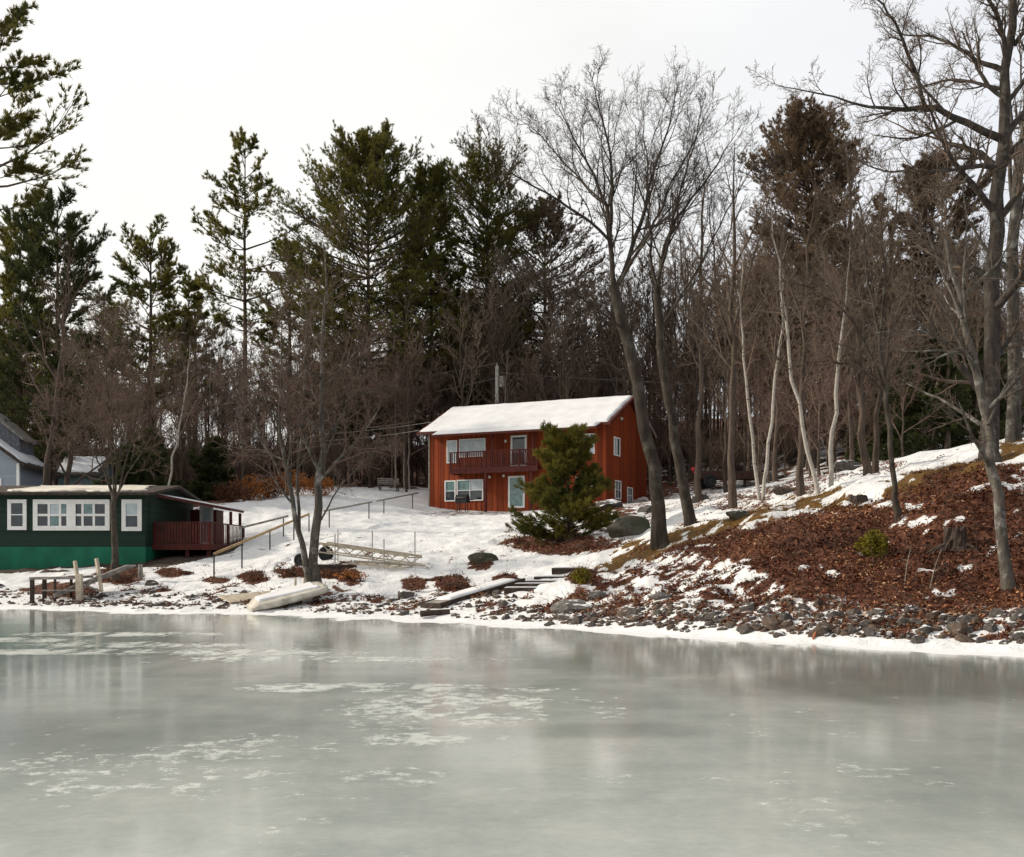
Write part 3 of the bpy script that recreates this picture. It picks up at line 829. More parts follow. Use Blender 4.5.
# trunks standing on the crest
for pts, Y, rad, seed, lab in [
    ([(867, 492), (866, 450), (862, 400), (860, 350), (855, 280), (850, 200), (846, 150)], 36, [.26, .17, .155, .14, .11, .07, .012], 14, 'brown bare tree on the crest right of the white birches'),
    ([(876, 490), (878, 440), (878, 380), (884, 320), (890, 250), (900, 170)], 36.5, [.2, .13, .115, .1, .07, .012], 15, 'thin brown tree growing from the same spot as a thicker crest trunk'),
    ([(801, 500), (800, 450), (802, 400), (806, 330), (808, 250), (815, 170)], 37, [.22, .14, .12, .1, .07, .012], 16, 'dark thin trunk standing between the two leaning white birches')]:
    b0 = ground_base(pts[0][0], Y)
    tr, tw = bare([stem_px(b0, pts, Y, rad), stem_px(b0, [pts[-3], (pts[-3][0] - 22, pts[-3][1] - 60), (pts[-3][0] - 30, pts[-3][1] - 120)], Y, [.07, .04, .01], 1)], seed, rs=.72, l1=(12, .3, .98, .75, .22), l2=6, l3=6, l4=2, twig_r=.0048, up=.04)
    tree_thing('bare_tree', lab, tr, tw, b0, M['bark_brown'], M['twig'])

# white birches
for pts, Y, rad, seed, lab in [
    ([(819, 500), (813, 478), (806, 440), (797, 395), (789, 350), (783, 310), (775, 250), (770, 190)], 36, [.17, .13, .12, .11, .10, .085, .05, .012], 17, 'white birch leaning left, tallest of the birches on the crest'),
    ([(831, 498), (832, 470), (832, 430), (836, 385), (840, 345), (846, 300), (850, 240)], 36, [.17, .14, .13, .115, .095, .06, .012], 18, 'thick straight white birch right of the leaning one'),
    ([(760, 512), (757, 470), (750, 430), (746, 390), (742, 350), (740, 290), (745, 230)], 40, [.14, .11, .10, .09, .075, .05, .012], 19, 'thin white birch leaning left beside the dark slender tree'),
    ([(763, 510), (766, 470), (770, 430), (775, 390), (779, 345), (782, 290), (788, 240)], 40.3, [.14, .115, .105, .09, .08, .05, .012], 20, 'thin white birch leaning right, sharing roots with its twin'),
    ([(166, 492), (170, 470), (176, 450), (181, 420), (186, 390), (190, 340)], 62, [.12, .11, .10, .09, .07, .02], 21, 'crooked white birch behind the porch of the green cottage')]:
    b0 = ground_base(pts[0][0], Y)
    if px < 300 and pts[0][0] < 300:
        pass
    p, r = stem_px(b0, pts, Y, rad)
    p[0, 2] = 0
    tr, tw = bare([(p, r)], seed, rs=.53, l1=(16, .45, .98, .7, .20), l2=5, l3=5, l4=2, twig_r=.0045, up=.02)
    t = thing('white_birch', lab, 'tree', b0)
    v, q = tubes([tr[0]]); mesh_obj('trunk', np_mesh('trunk', v, q, smooth=True), M['bark_birch'], t)
    v, q = tubes([tr[1]] + tw); mesh_obj('crown', np_mesh('crown', v, q), M['twig'], t)

# two-stemmed tree on the left shore
b0 = ground_base(314, 35.6)
st = [stem_px(b0, [(317, 588), (313, 562), (316, 520), (319, 480), (322, 430), (325, 380), (322, 330), (326, 270), (322, 235)], 35.6, [.36, .26, .235, .19, .15, .11, .08, .05, .012]),
      stem_px(b0, [(312, 588), (305, 560), (299, 528), (288, 500), (283, 470), (281, 420), (284, 370), (278, 300)], 35.5, [.3, .2, .17, .15, .12, .09, .06, .012]),
      stem_px(b0, [(299, 530), (297, 495), (299, 450), (303, 400), (308, 340), (305, 290)], 35.6, [.12, .10, .085, .07, .04, .01], 1.0),
      stem_px(b0, [(321, 520), (330, 500), (345, 480), (372, 452), (395, 440)], 35.6, [.07, .05, .035, .025, .008], -1.0),
      stem_px(b0, [(320, 470), (335, 430), (352, 390), (366, 350), (372, 310)], 35.6, [.07, .055, .04, .025, .008], 1.0),
      stem_px(b0, [(284, 480), (262, 440), (245, 410), (228, 385), (215, 380)], 35.5, [.07, .05, .04, .025, .008], -1.0),
      stem_px(b0, [(283, 450), (265, 400), (255, 360), (243, 330)], 35.5, [.06, .045, .03, .008], 1.2),
      stem_px(b0, [(322, 420), (340, 405), (375, 390), (402, 385)], 35.6, [.05, .035, .025, .008], .8)]
tr, tw = bare(st, 22, rs=0.60, ls=.85, l1=(13, .25, .98, .85, .28), l2=8, l3=7, l4=4, twig_r=.0044, up=.02, lens=(.5, .45, .45))
tree_thing('bare_tree', 'bare two-stemmed tree on the shore above the overturned boat', tr, tw, b0, M['bark_lichen'], M['twig_red'])

# fan-shaped tree in front of the green cottage
b0 = ground_base(115, 42.0)
st = [stem_px(b0, [(115, 580), (115, 550), (114, 520), (113, 492)], 42, [.28, .21, .19, .17])]
for i, (a, b_, c) in enumerate([((105, 450), (92, 400), (75, 345)), ((112, 440), (108, 390), (104, 325)), ((121, 445), (128, 390), (132, 318)), ((127, 455), (146, 405), (165, 345)), ((100, 462), (75, 425), (48, 390)), ((133, 465), (160, 425), (188, 398)), ((117, 440), (118, 370), (116, 310))]):
    st.append(stem_px(b0, [(114, 505), (114 + (a[0] - 114) * .5, 478), a, b_, c], 42, [.085, .075, .06, .04, .008], [0, .1, .3 * (-1) ** i, .9 * (-1) ** i, 1.5 * (-1) ** i]))
tr, tw = bare(st, 23, s0=1, rs=0.60, ls=.8, l1=(12, .2, .98, .65, .34), l2=8, l3=7, l4=4, twig_r=.0048, up=.05, lens=(.48, .45, .45))
tree_thing('bare_tree', 'bare fan-shaped tree standing against the front of the green cottage', tr, tw, b0, M['bark_grey'], M['twig_red'])

for pts, Y, rad, seed, lab in [([(40, 520), (46, 480), (54, 430), (62, 360), (67, 310), (70, 250)], 58, [.22, .18, .16, .13, .09, .02], 24, 'slim bare tree leaning right in front of the grey house'),
                               ([(60, 520), (66, 480), (72, 440), (88, 400), (100, 360)], 58.5, [.17, .14, .12, .08, .02], 25, 'thin bare tree in front of the snowy shed roof')]:
    b0 = ground_base(pts[0][0], Y); p, r = stem_px(b0, pts, Y, rad); p[0, 2] = 0
    tr, tw = bare([(p, r)], seed, l1=(14, .3, .98, .8, .3), l2=6, l3=6, l4=2, twig_r=.006)
    tree_thing('bare_tree', lab, tr, tw, b0, M['bark_brown'], M['twig_red'])


# ---- conifers
def conifer(seed, h, crown0, rad, kind='pine', dens=1.0, r0=.32, gaps=.18, tri=.30, lean=0.0, extra=(), step=None, shape='round', extra_b=0):
    """white pine with layered plumes, or a narrow spruce. returns trunk mesh, crown mesh"""
    rng = np.random.default_rng(seed)
    k = 16
    P = np.zeros((k, 3)); P[:, 2] = np.linspace(0, h * (.94 if kind == 'pine' else 1), k)
    P[:, 0] = lean * np.linspace(0, 1, k) ** 2 * h + np.cumsum(rng.normal(0, .012 * h / 25, k)); P[:, 1] = np.cumsum(rng.normal(0, .012 * h / 25, k))
    P[0, :2] = 0
    TR = flare(np.linspace(r0, .03, k), k, .5, .05)
    step = step or (.85 if kind == 'pine' else .42)
    h_top = h * (.90 if kind == 'pine' else .985)
    zs = np.arange(h * crown0, h_top, step)
    BS, BD, BL, BT = [], [], [], []
    side_bias = rng.random() * 6.28
    for z in zs:
        t = (z - h * crown0) / (h_top - h * crown0)
        if kind == 'pine':
            prof = float(np.interp(t, [0, .15, .4, .7, .88, 1], ([.70, 1.0, .95, .78, .66, .50] if shape == 'round' else [.85, 1.0, .92, .74, .55, .36])))
            lump = .55 + .85 * vnoise(np.array([z * .33]), np.array([seed * 3.1]), 5)[0]
        else:
            prof = (1 - t) ** .85 + .06; lump = .85 + .3 * rng.random()
        nb = rng.integers(4 + extra_b, 7 + extra_b) if kind == 'pine' else rng.integers(6, 9)
        a0 = rng.random() * 6.28
        for j in range(nb):
            if rng.random() < gaps: continue
            az = a0 + j * 6.28 / nb + rng.normal(0, .25)
            L = rad * prof * lump * rng.uniform(.6, 1.25) * (1 + .12 * math.cos(az - side_bias))
            el = (.04 + .95 * t * t * t + rng.normal(0, .10)) if kind == 'pine' else (-.22 + .55 * t + rng.normal(0, .07))
            zi = z / P[-1, 2] * (k - 1); i0 = min(int(zi), k - 2); p = P[i0] + (P[i0 + 1] - P[i0]) * (zi - i0)
            BS.append(p); BD.append((math.cos(az) * math.cos(el), math.sin(az) * math.cos(el), math.sin(el))); BL.append(max(L, .35)); BT.append(t)
    for (z, az, L, el) in extra:
        zi = z / P[-1, 2] * (k - 1); i0 = min(int(zi), k - 2); p = P[i0] + (P[i0 + 1] - P[i0]) * (zi - i0)
        BS.append(p); BD.append((math.cos(az) * math.cos(el), math.sin(az) * math.cos(el), math.sin(el))); BL.append(L); BT.append(.5)
    BS = np.array(BS); d = np.array(BD); BL = np.array(BL)
    kb = 7
    B = np.empty((len(BS), kb, 3)); B[:, 0] = BS
    for j in range(1, kb):
        d = nrm(d + rng.normal(0, .07, d.shape) + np.array([0, 0, .085 if kind == 'pine' else .03]))
        B[:, j] = B[:, j - 1] + d * (BL / (kb - 1))[:, None]
    BR = np.clip(.012 * BL + .012, .015, .09)[:, None] * np.linspace(1, .25, kb)[None, :]
    # branchlets lie in the branch plane
    mC = max(6, int(11 * dens)) if kind == 'pine' else max(6, int(10 * dens))
    C, CR = spawn(B, BR, mC, .30 if kind == 'pine' else .15, 1.0, .62 if kind == 'pine' else .8, .2, .36, .3, 4, .07, .07 if kind == 'pine' else -.02, .5, .006, rng, .4, .55, 0, .78)
    D, DR = spawn(C, CR, 4, .25, 1.0, .55, .2, .5, .3, 3, .1, .08 if kind == 'pine' else -.02, .5, .005, rng, .5, .4, 0, .5)
    # needle tufts
    def tufts(Q, per, q):
        n, kk, _ = Q.shape
        t = rng.random((n, per)) ** .7; fi = t * (kk - 1); i0 = np.clip(fi.astype(int), 0, kk - 2); fr = (fi - i0)[..., None]
        rows = np.arange(n)[:, None]
        A = Q[rows, i0]; Bq = Q[rows, i0 + 1]; pos = (A + (Bq - A) * fr).reshape(-1, 1, 3); dr = nrm(Bq - A).reshape(-1, 1, 3)
        nn = len(pos)
        dd = nrm(dr * 1.0 + rng.normal(0, .42, (nn, q, 3)) + np.array([0, 0, .32 if kind == 'pine' else -.05]))
        Ln = tri * rng.uniform(.6, 1.2, (nn, q, 1)); side = nrm(np.cross(dd, rng.normal(0, 1, (nn, q, 3)))) * (tri * .085)
        p = np.broadcast_to(pos, dd.shape) + rng.normal(0, .03, dd.shape)
        return np.stack([p - side, p + side, p + dd * Ln], 2).reshape(-1, 3)
    tv = np.concatenate([tufts(C, 3, 7), tufts(D, 3, 7)])
    tt = np.arange(len(tv)).reshape(-1, 3)
    v, q = tubes([(P[None], TR[None], 9), (B, BR, 4), (C, CR, 3)])
    return np_mesh('trunk', v, q, smooth=True), np_mesh('crown', tv, tris=tt)


def conifer_thing(name, label, px, top_py, Y, rad_px, seed, crown0=.2, kind='pine', dens=1.0, mat='needle', mt='bark_brown', group=None, gaps=.18, lean=0.0, extra=(), tri=.30, r0=.3, rz=0.0, step=None, shape='round', extra_b=0):
    b0 = ground_base(px, Y)
    h = EYE + (HY - top_py) / F * Y - b0.z
    a, b = conifer(seed, h, crown0, rad_px * Y / F, kind, dens, r0, gaps, tri, lean, extra, step, shape, extra_b)
    t = thing(name, label, 'tree', b0, rz, group)
    mesh_obj('trunk', a, M[mt], t); mesh_obj('crown', b, M[mat], t)
    return t


conifer_thing('white_pine', 'tall pine at the left edge with long plumed branches over the grey house', -8, -70, 58, 62, 31, .60, dens=1.0, gaps=.5, r0=.32,
              extra=[(20.3, -.05, 5.6, .28), (19.4, .2, 4.6, .12), (22.0, -.3, 3.2, .35), (18.2, -.2, 2.8, -.05), (24, .1, 2.5, .5)])
conifer_thing('white_pine', 'slim tall pine with a bare lower trunk standing alone against the sky', 245, 118, 92, 66, 32, .42, dens=.85, gaps=.38, r0=.27)
conifer_thing('white_pine', 'broadest dark green pine of the stand left of the red house', 368, 122, 88, 92, 33, .12, dens=1.4, gaps=.07, step=.66, extra_b=2, tri=.25, extra=[(24.5, .1, 4.6, .3), (15, 3.1, 8.0, .2), (17, 3.0, 7.0, .25), (13, 3.3, 7.5, .15)])
conifer_thing('white_pine', 'green pine with a crooked drooping top beside the broadest pine', 432, 150, 91, 56, 34, .15, dens=1.3, gaps=.15, step=.72, extra_b=1, tri=.25, lean=-.01)
conifer_thing('white_pine', 'dense rounded pine behind the left end of the red house roof', 487, 152, 94, 66, 35, .2, dens=1.35, gaps=.12, step=.68, extra_b=1, tri=.25)
conifer_thing('white_pine', 'brownish pine behind the middle of the red house roof', 545, 195, 97, 72, 36, .25, dens=1.2, gaps=.16, step=.7, tri=.25, mat='needle_brown')
conifer_thing('white_pine', 'small-crowned pine between the slim pine and the broadest pine', 290, 235, 95, 48, 37, .3, dens=.9, gaps=.25)
conifer_thing('white_pine', 'flat-topped pine right of the dark spruce above the cottage', 150, 226, 84, 54, 38, .32, dens=1.0, gaps=.25)
conifer_thing('white_pine', 'short pine leaning over the gap left of the slim pine', 195, 270, 98, 36, 39, .35, dens=.8, gaps=.35)
conifer_thing('spruce', 'dark bushy spruce behind the grey house', 58, 192, 74, 66, 40, .10, 'pine', 1.3, 'needle_dark', tri=.3)
conifer_thing('white_pine', 'yellow-green pine low behind the grey house', 20, 215, 82, 62, 41, .15, dens=1.0, gaps=.25)
conifer_thing('brown_conifer', 'reddish-brown cone-shaped conifer left of the oak limbs', 812, 100, 74, 82, 42, .15, 'pine', 1.3, 'needle_brown', tri=.24, gaps=.06, step=.5, shape='cone', extra_b=2)
conifer_thing('white_pine', 'ragged brownish pine behind the oak limbs', 932, 150, 78, 62, 43, .2, dens=1.1, gaps=.12, step=.6, extra_b=1, mat='needle_brown', shape='cone')
conifer_thing('spruce', 'narrow conifer between the reddish conifer and the ragged pine', 880, 190, 88, 50, 44, .2, 'pine', 1.0, 'needle_brown', tri=.26, shape='cone')
for i, (px, py, Y, rp, lab) in enumerate([(930, 335, 58, 62, 'low dark hemlock behind the small arching tree'), (975, 320, 62, 55, 'low dark hemlock close behind the oak trunk'), (880, 390, 66, 40, 'small dark hemlock behind the crest trunks'),
                                          (150, 425, 68, 42, 'small dark fir behind the cottage roof'), (128, 448, 66, 28, 'smallest dark fir beside the cottage roof'), (215, 440, 74, 36, 'small dark fir behind the orange-leaved shrubs')]):
    conifer_thing('hemlock', lab, px, py, Y, rp, 50 + i, .02, 'spruce', 1.1, 'needle_dark', tri=.26, r0=.12)

# young pine in front of the red house
b0 = ground_base(568, 45.0)
h = (EYE + (HY - 424) / F * 45.0 - b0.z) * .88
a, b = conifer(63, h, .02, 1.62, 'pine', 1.3, .08, .10, .15, step=.22)
t = thing('young_pine', 'bushy yellow-green young pine in front of the red house', 'tree', b0)
mesh_obj('trunk', a, M['bark_brown'], t); mesh_obj('crown', b, M['needle_bush'], t)


# ---- the woods: prototypes, then copies
def straight(h, r, seed, wob=.02):
    rng = np.random.default_rng(seed); k = 9
    p = np.zeros((k, 3)); p[:, 2] = np.linspace(0, h, k)
    p[1:, :2] = np.cumsum(rng.normal(0, wob * h / 8, (k - 1, 2)), 0)
    return p, flare(np.linspace(r, .015, k), k, .5, .06)


def forked(h, r, seed):
    rng = np.random.default_rng(seed)
    p, rad = straight(h, r, seed)
    out = [(p, rad)]
    for i in range(3):
        j = rng.integers(3, 6); a = rng.random() * 6.28; L = h * rng.uniform(.3, .45)
        s = p[j]; o = np.array([math.cos(a), math.sin(a), 0])
        q = np.array([s, s + o * L * .16 + [0, 0, L * .3], s + o * L * .3 + [0, 0, L * .65], s + o * L * .36 + [0, 0, L]])
        out.append((q, np.array([rad[j] * .7, rad[j] * .5, rad[j] * .3, .012])))
    return out


PROTO = {}


def proto(key, name, stems, seed, mt, mc, label, group, **kw):
    tr, tw = bare(stems, seed, **kw)
    a = np_mesh('trunk', *tubes([tr[0]]), smooth=True); b = np_mesh('crown', *tubes([tr[1]] + tw))
    a.materials.append(M[mt]); b.materials.append(M[mc])
    PROTO.setdefault(key, []).append((name, label, group, a, b))


GRP = 'bare trees in the woods behind the houses'
for i in range(5):
    proto('tall', 'bare_tree', forked(15.5, .125, 70 + i), 70 + i, 'bark_brown', 'twig', 'tall bare tree in the thick brown woods behind the houses', GRP, l1=(11, .35, .98, .62, .24), l2=7, l3=6, l4=0, twig_r=.012, up=.07)
for i in range(4):
    proto('sapling', 'sapling', forked(9, .075, 80 + i), 80 + i, 'bark_brown', 'twig_red', 'thin bare sapling in the brown undergrowth of the woods', 'saplings in the woods behind the houses', l1=(12, .15, .98, .68, .32), l2=7, l3=6, l4=2, twig_r=.0085, up=.06)
for i in range(3):
    proto('pale', 'pale_tree', [straight(12, .085, 90 + i, .03)], 90 + i, 'bark_pale', 'twig', 'slim pale-barked tree among the brown woods', 'slim pale trunks in the woods', l1=(16, .4, .98, .7, .17), l2=6, l3=5, l4=0, twig_r=.010, up=.05)
for i in range(4):
    rng = np.random.default_rng(100 + i); stems = []
    for j in range(9):
        a = rng.random() * 6.28; tl = rng.uniform(.1, .5); L = rng.uniform(2.0, 3.6); o = np.array([math.cos(a), math.sin(a), 0])
        stems.append((np.array([o * .15, o * (.15 + L * tl * .4) + [0, 0, L * .5], o * (.15 + L * tl) + [0, 0, L]]), np.array([.022, .015, .006])))
    proto('brush', 'bare_shrub', stems, 100 + i, 'bark_brown', 'twig_red', 'bare twiggy brown shrub at the edge of the woods', 'bare shrubs along the edge of the woods', l1=(9, .15, .98, .62, .45), l2=6, l3=5, l4=0, twig_r=.0085, up=.05)
USED = []


def plant(key, x, y, hs=1.0, ws=1.0, v=None, label=None, group=None):
    arr = PROTO[key]; name, lab, grp, a, b = arr[random.randrange(len(arr)) if v is None else v]
    t = thing(name, label or lab, 'shrub' if key == 'brush' else 'tree', (x, y, gz(x, y) - .1), random.random() * 6.28, group or grp)
    t.scale = (ws, ws, hs)
    for n, m in (('trunk', a), ('crown', b)):
        o = bpy.data.objects.new(n, m); link(o, t)
    return t


PINEP = []
for i, (h, c0, rd, dn, gp) in enumerate([(22, .35, 3.6, .9, .25), (19, .3, 3.4, .9, .25), (24, .45, 3.4, .8, .35)]):
    a, b = conifer(110 + i, h, c0, rd, 'pine', dn, .26, gp, .32)
    a.materials.append(M['bark_brown']); b.materials.append(M['needle']); PINEP.append((h, a, b))


def clear(x, y):
    px = HX + F * x / y
    if -7 < x < 11 and y < 81.5: return False                      # red house
    if x < -16 and y < 76: return False                             # cottage, grey house
    if x < 12 and y < 79: return False                              # snowy lawn
    return True


random.seed(4)
pts = []


def scatter(n, y0, y1, p0, p1, mind, test=None):
    out = []; tries = 0
    while len(out) < n and tries < n * 60:
        tries += 1
        y = random.uniform(y0, y1); px = random.uniform(p0, p1); x = (px - HX) / F * y
        if not clear(x, y) or (test and not test(px, y)): continue
        if any((x - a) ** 2 + (y - b) ** 2 < mind * mind for a, b in pts): continue
        pts.append((x, y)); out.append((x, y, px))
    return out


for x, y, px in scatter(12, 100, 135, -60, 560, 4.5):
    h, a, b = PINEP[random.randrange(3)]
    t = thing('white_pine', 'pine deep in the woods behind the first row of trees', 'tree', (x, y, gz(x, y) - .1), random.random() * 6.28, 'pines deep in the woods')
    s = random.uniform(.75, .98); t.scale = (s * 1.05, s * 1.05, s)
    for n, m in (('trunk', a), ('crown', b)): link(bpy.data.objects.new(n, m), t)
for x, y, px in scatter(110, 80, 125, -60, 1090, 1.7, lambda px, y: not (720 < px < 900 and y < 82)):
    s = random.uniform(.66, .98) * (.92 if px < 330 else 1.12)
    plant('tall', x, y, s, s * 1.05)
for x, y, px in scatter(56, 81, 108, 460, 820, 1.1):
    s = random.uniform(.85, 1.25); plant('tall', x, y, s, s * 1.1)
for x, y, px in scatter(80, 125, 185, -60, 1090, 2.0):
    s = random.uniform(.65, .95); plant('tall', x, y, s, s * 1.1)
for x, y, px in scatter(20, 54, 84, 700, 1080, 3.0, lambda px, y: px > 700 + (82 - y) * 1.5):
    s = random.uniform(.65, 1.05); plant('tall', x, y, s, s)
for x, y, px in scatter(45, 79, 100, 120, 470, .8) + scatter(55, 80, 104, 470, 800, .8) + scatter(190, 79, 118, -60, 1090, .9):
    s = random.uniform(.7, 1.25); plant('sapling', x, y, s, s)
for x, y, px in scatter(40, 54, 82, 690, 1080, 1.5, lambda px, y: px > 712 + (80 - y) * 1.2):
    s = random.uniform(.6, 1.0); plant('sapling', x, y, s, s)
for x, y, px in scatter(16, 79, 100, 180, 1000, 2.0):
    plant('pale', x, y, random.uniform(.7, 1.05), 1.0)
for px, Y in [(395, 81), (405, 82), (410, 81.5)]:
    x = (px - HX) / F * Y; plant('pale', x, Y, .75, .8, label='slim pale trunk left of the red house, one of three close together', group='three slim pale trunks left of the red house')
for x, y, px in scatter(170, 78.5, 104, -60, 1090, 1.0):
    s = random.uniform(.7, 1.3); plant('brush', x, y, s, s * 1.2)
for x, y, px in scatter(22, 66, 79, -60, 130, 1.6, lambda px, y: True):
    pass

# ------------------------------------------------------------------ leafy shrubs
def leaf_bush(name, label, cat, base, rx, ry, rz_, n, size, mat, seed, stems=12, parent_mat='bark_brown', group=None, stalk=True):
    rng = np.random.default_rng(seed)
    t = thing(name, label, cat, base, 0, group)
    if stalk:
        S = []
        for i in range(stems):
            a = rng.random() * 6.28; q = rng.uniform(.2, .9)
            o = np.array([math.cos(a) * rx * q, math.sin(a) * ry * q, rz_ * rng.uniform(.7, 1.1)])
            S.append(resample(np.array([o * [.05, .05, -.05], o * [.4, .4, .5], o]), np.array([.02, .013, .005]), 5))
        P = np.array([s[0] for s in S]); Q = np.array([s[1] for s in S])
        B, BR = spawn(P, Q, 7, .2, 1, .7, .2, .4, .3, 4, .12, .04, .6, .004, rng)
        v, q = tubes([(P, Q, 4), (B, BR, 3)]); mesh_obj('stem', np_mesh('stem', v, q), M[parent_mat], t)
    u = rng.normal(0, 1, (n, 3)); u = nrm(u) * (rng.random((n, 1)) ** .4)
    lump = .7 + .6 * vnoise(u[:, 0] * 3 + 7, u[:, 1] * 3 + seed, 3)[:, None]
    c = u * lump * np.array([rx, ry, rz_ * .55]) + np.array([0, 0, rz_ * .5])
    c[:, 2] = np.abs(c[:, 2])
    a = nrm(rng.normal(0, 1, (n, 3))) * size * rng.uniform(.6, 1.3, (n, 1)); b = nrm(np.cross(a, rng.normal(0, 1, (n, 3)))) * size * .45
    v = np.stack([c - a, c + b, c + a, c - b], 1).reshape(-1, 3)
    mesh_obj('foliage', np_mesh('foliage', v, np.arange(4 * n).reshape(-1, 4)), M[mat], t)
    return t


for i, (px, Y, w, h, mt, lab) in enumerate([(250, 71, 1.6, 1.5, 'leaf_orange', 'orange-leaved shrub at the wood edge, behind the cottage porch'), (287, 74, 1.5, 1.6, 'leaf_orange', 'orange-leaved shrub behind the two-stemmed shore tree'),
                                            (318, 75, 1.2, 1.3, 'leaf_orange', 'small orange-leaved shrub right of its larger neighbours'), (232, 69, 1.3, 1.3, 'leaf_brown', 'brown-leaved shrub at the left end of the orange shrubs'), (268, 72.5, 1.0, 1.1, 'leaf_brown', 'brown-leaved shrub between two orange ones')]):
    x = (px - HX) / F * Y
    leaf_bush('shrub', lab, 'shrub', (x, Y, gz(x, Y)), w, w * .8, h, 900, .10, mt, 200 + i, 16)
p = hit(873, 560)
leaf_bush('bush', 'small yellow-green evergreen bush on the brown bank', 'bush', p, .38, .35, .62, 1500, .05, 'leaf_yellow', 210)
p = hit(581, 584)
leaf_bush('bush', 'low yellow-green tuft beside the wooden steps', 'bush', p, .28, .25, .42, 700, .05, 'leaf_yellow', 211)
for i, (px, py, w, h, mt, lab) in enumerate([(350, 580, .55, .42, 'leaf_orange', 'rusty orange leaf clump right of the two-stemmed tree'), (331, 577, .5, .4, 'leaf_brown', 'dark brown leaf clump at the foot of the two-stemmed tree'),
                                             (295, 576, .65, .4, 'leaf_brown', 'brown leaf clump behind the overturned boat'), (253, 581, .6, .42, 'leaf_brown', 'brown leaf clump left of the overturned boat'), (121, 582, .75, .5, 'leaf_brown', 'dark brown brush at the foot of the fan-shaped tree'),
                                             (452, 590, .5, .35, 'leaf_brown', 'brown leaf clump on the snow below the round boulder'), (186, 575, .3, .25, 'leaf_brown', 'sparse brown clump below the cottage deck')]):
    p = hit(px, py)
    leaf_bush('leaf_clump', lab, 'dead leaves', p, w * 1.1, w * .9, h * .6, 230, .05, mt, 220 + i, 14)

# ------------------------------------------------------------------ dead leaves and stalks on the bank
n = 640000
x = RNG.uniform(-17, 16, n); y = RNG.uniform(17, 50, n)
z = terrain(x, y); lm, gm, sm = ground_masks(x, y, z)
dist_keep = np.clip(28 / y, .2, 1) ** 1.5
keep = (RNG.random(n) < lm * dist_keep * np.where(x > 0, .80, .55)) & (lm > .3) & (y - shore_y(x) > .3) & (HX + F * x / y < 1100)
x, y, z = x[keep], y[keep], z[keep]; n = len(x)
c = np.stack([x, y, z + RNG.uniform(.0, .07, n)], -1)
sz = .020 + .040 * RNG.random((n, 1)) ** 1.3
a = nrm(np.stack([RNG.normal(0, 1, n), RNG.normal(0, 1, n), RNG.normal(0, .45, n)], -1)) * sz
b = nrm(np.cross(a, np.stack([RNG.normal(0, .45, n), RNG.normal(0, .45, n), np.ones(n)], -1))) * sz * .55
lift = np.stack([np.zeros(n), np.zeros(n), sz[:, 0] * RNG.uniform(.1, .6, n)], -1)
v = np.stack([c - a, c - b + lift, c + a, c + b + lift], 1).reshape(-1, 3)
tri = np.arange(4 * n).reshape(-1, 4); tri = np.concatenate([tri[:, [0, 1, 2]], tri[:, [0, 2, 3]]])
me = np_mesh('leaf_litter', v, tris=tri)
tint = np.repeat(np.clip(RNG.normal(.45, .24, n) + (fbm(x * .5, y * .5, 77) - .5) * 1.3, 0, 1), 4)
at_ = me.attributes.new('tint', 'FLOAT', 'POINT'); at_.data.foreach_set('value', tint.astype(np.float32))
tag(mesh_obj('leaf_litter', me, M['dead_leaf']), 'brown fallen leaves covering the bank', 'dead leaves', kind='stuff')

# dead grass blades on the crest
n = 60000
x = RNG.uniform(0, 18, n); y = RNG.uniform(24, 42, n); z = terrain(x, y); lm, gm, sm = ground_masks(x, y, z)
keep = (RNG.random(n) < gm) & (HX + F * x / y < 1100); x, y, z = x[keep], y[keep], z[keep]; n = len(x)
c = np.stack([x, y, z], -1); d = nrm(np.stack([RNG.normal(0, .6, n), RNG.normal(0, .6, n), RNG.uniform(.25, 1, n)], -1)) * RNG.uniform(.06, .2, (n, 1))
s = nrm(np.stack([RNG.normal(0, 1, n), RNG.normal(0, 1, n), np.zeros(n)], -1)) * .008
v = np.stack([c - s, c + s, c + d], 1).reshape(-1, 3)
M['dead_grass'] = foliage('dead_grass', (.12, .066, .018), (.31, .175, .05))
tag(mesh_obj('grass', np_mesh('grass', v, tris=np.arange(3 * n).reshape(-1, 3)), M['dead_grass']), 'short yellow-brown dead grass along the crest of the bank', 'grass', kind='stuff')

# dry stalks and briars
n = 4200
x = RNG.uniform(-15, 13, n); y = RNG.uniform(19, 44, n); z = terrain(x, y); lm, gm, sm = ground_masks(x, y, z)
keep = (lm > .5); x, y, z = x[keep], y[keep], z[keep]; n = len(x)
P = np.empty((n, 5, 3)); P[:, 0] = np.stack([x, y, z - .02], -1); d = nrm(np.stack([RNG.normal(0, .5, n), RNG.normal(0, .5, n), np.ones(n)], -1)); L = RNG.uniform(.15, .75, (n, 1)) / 4
for j in range(1, 5):
    d = nrm(d + RNG.normal(0, .16, d.shape) + np.array([0, 0, -.08 * j])); P[:, j] = P[:, j - 1] + d * L
S = np.full((n, 5), .005) * np.linspace(1, .5, 5)
B, BR = spawn(P, S, 4, .3, 1, .7, .2, .4, .3, 3, .12, .02, .8, .0025, RNG)
tag(mesh_obj('weeds', np_mesh('weeds', *tubes([(P, S, 3), (B, BR, 3)])), M['twig_red']), 'dry brown stalks sticking out of the leaves', 'weeds', kind='stuff')

# ------------------------------------------------------------------ rocks
import bmesh


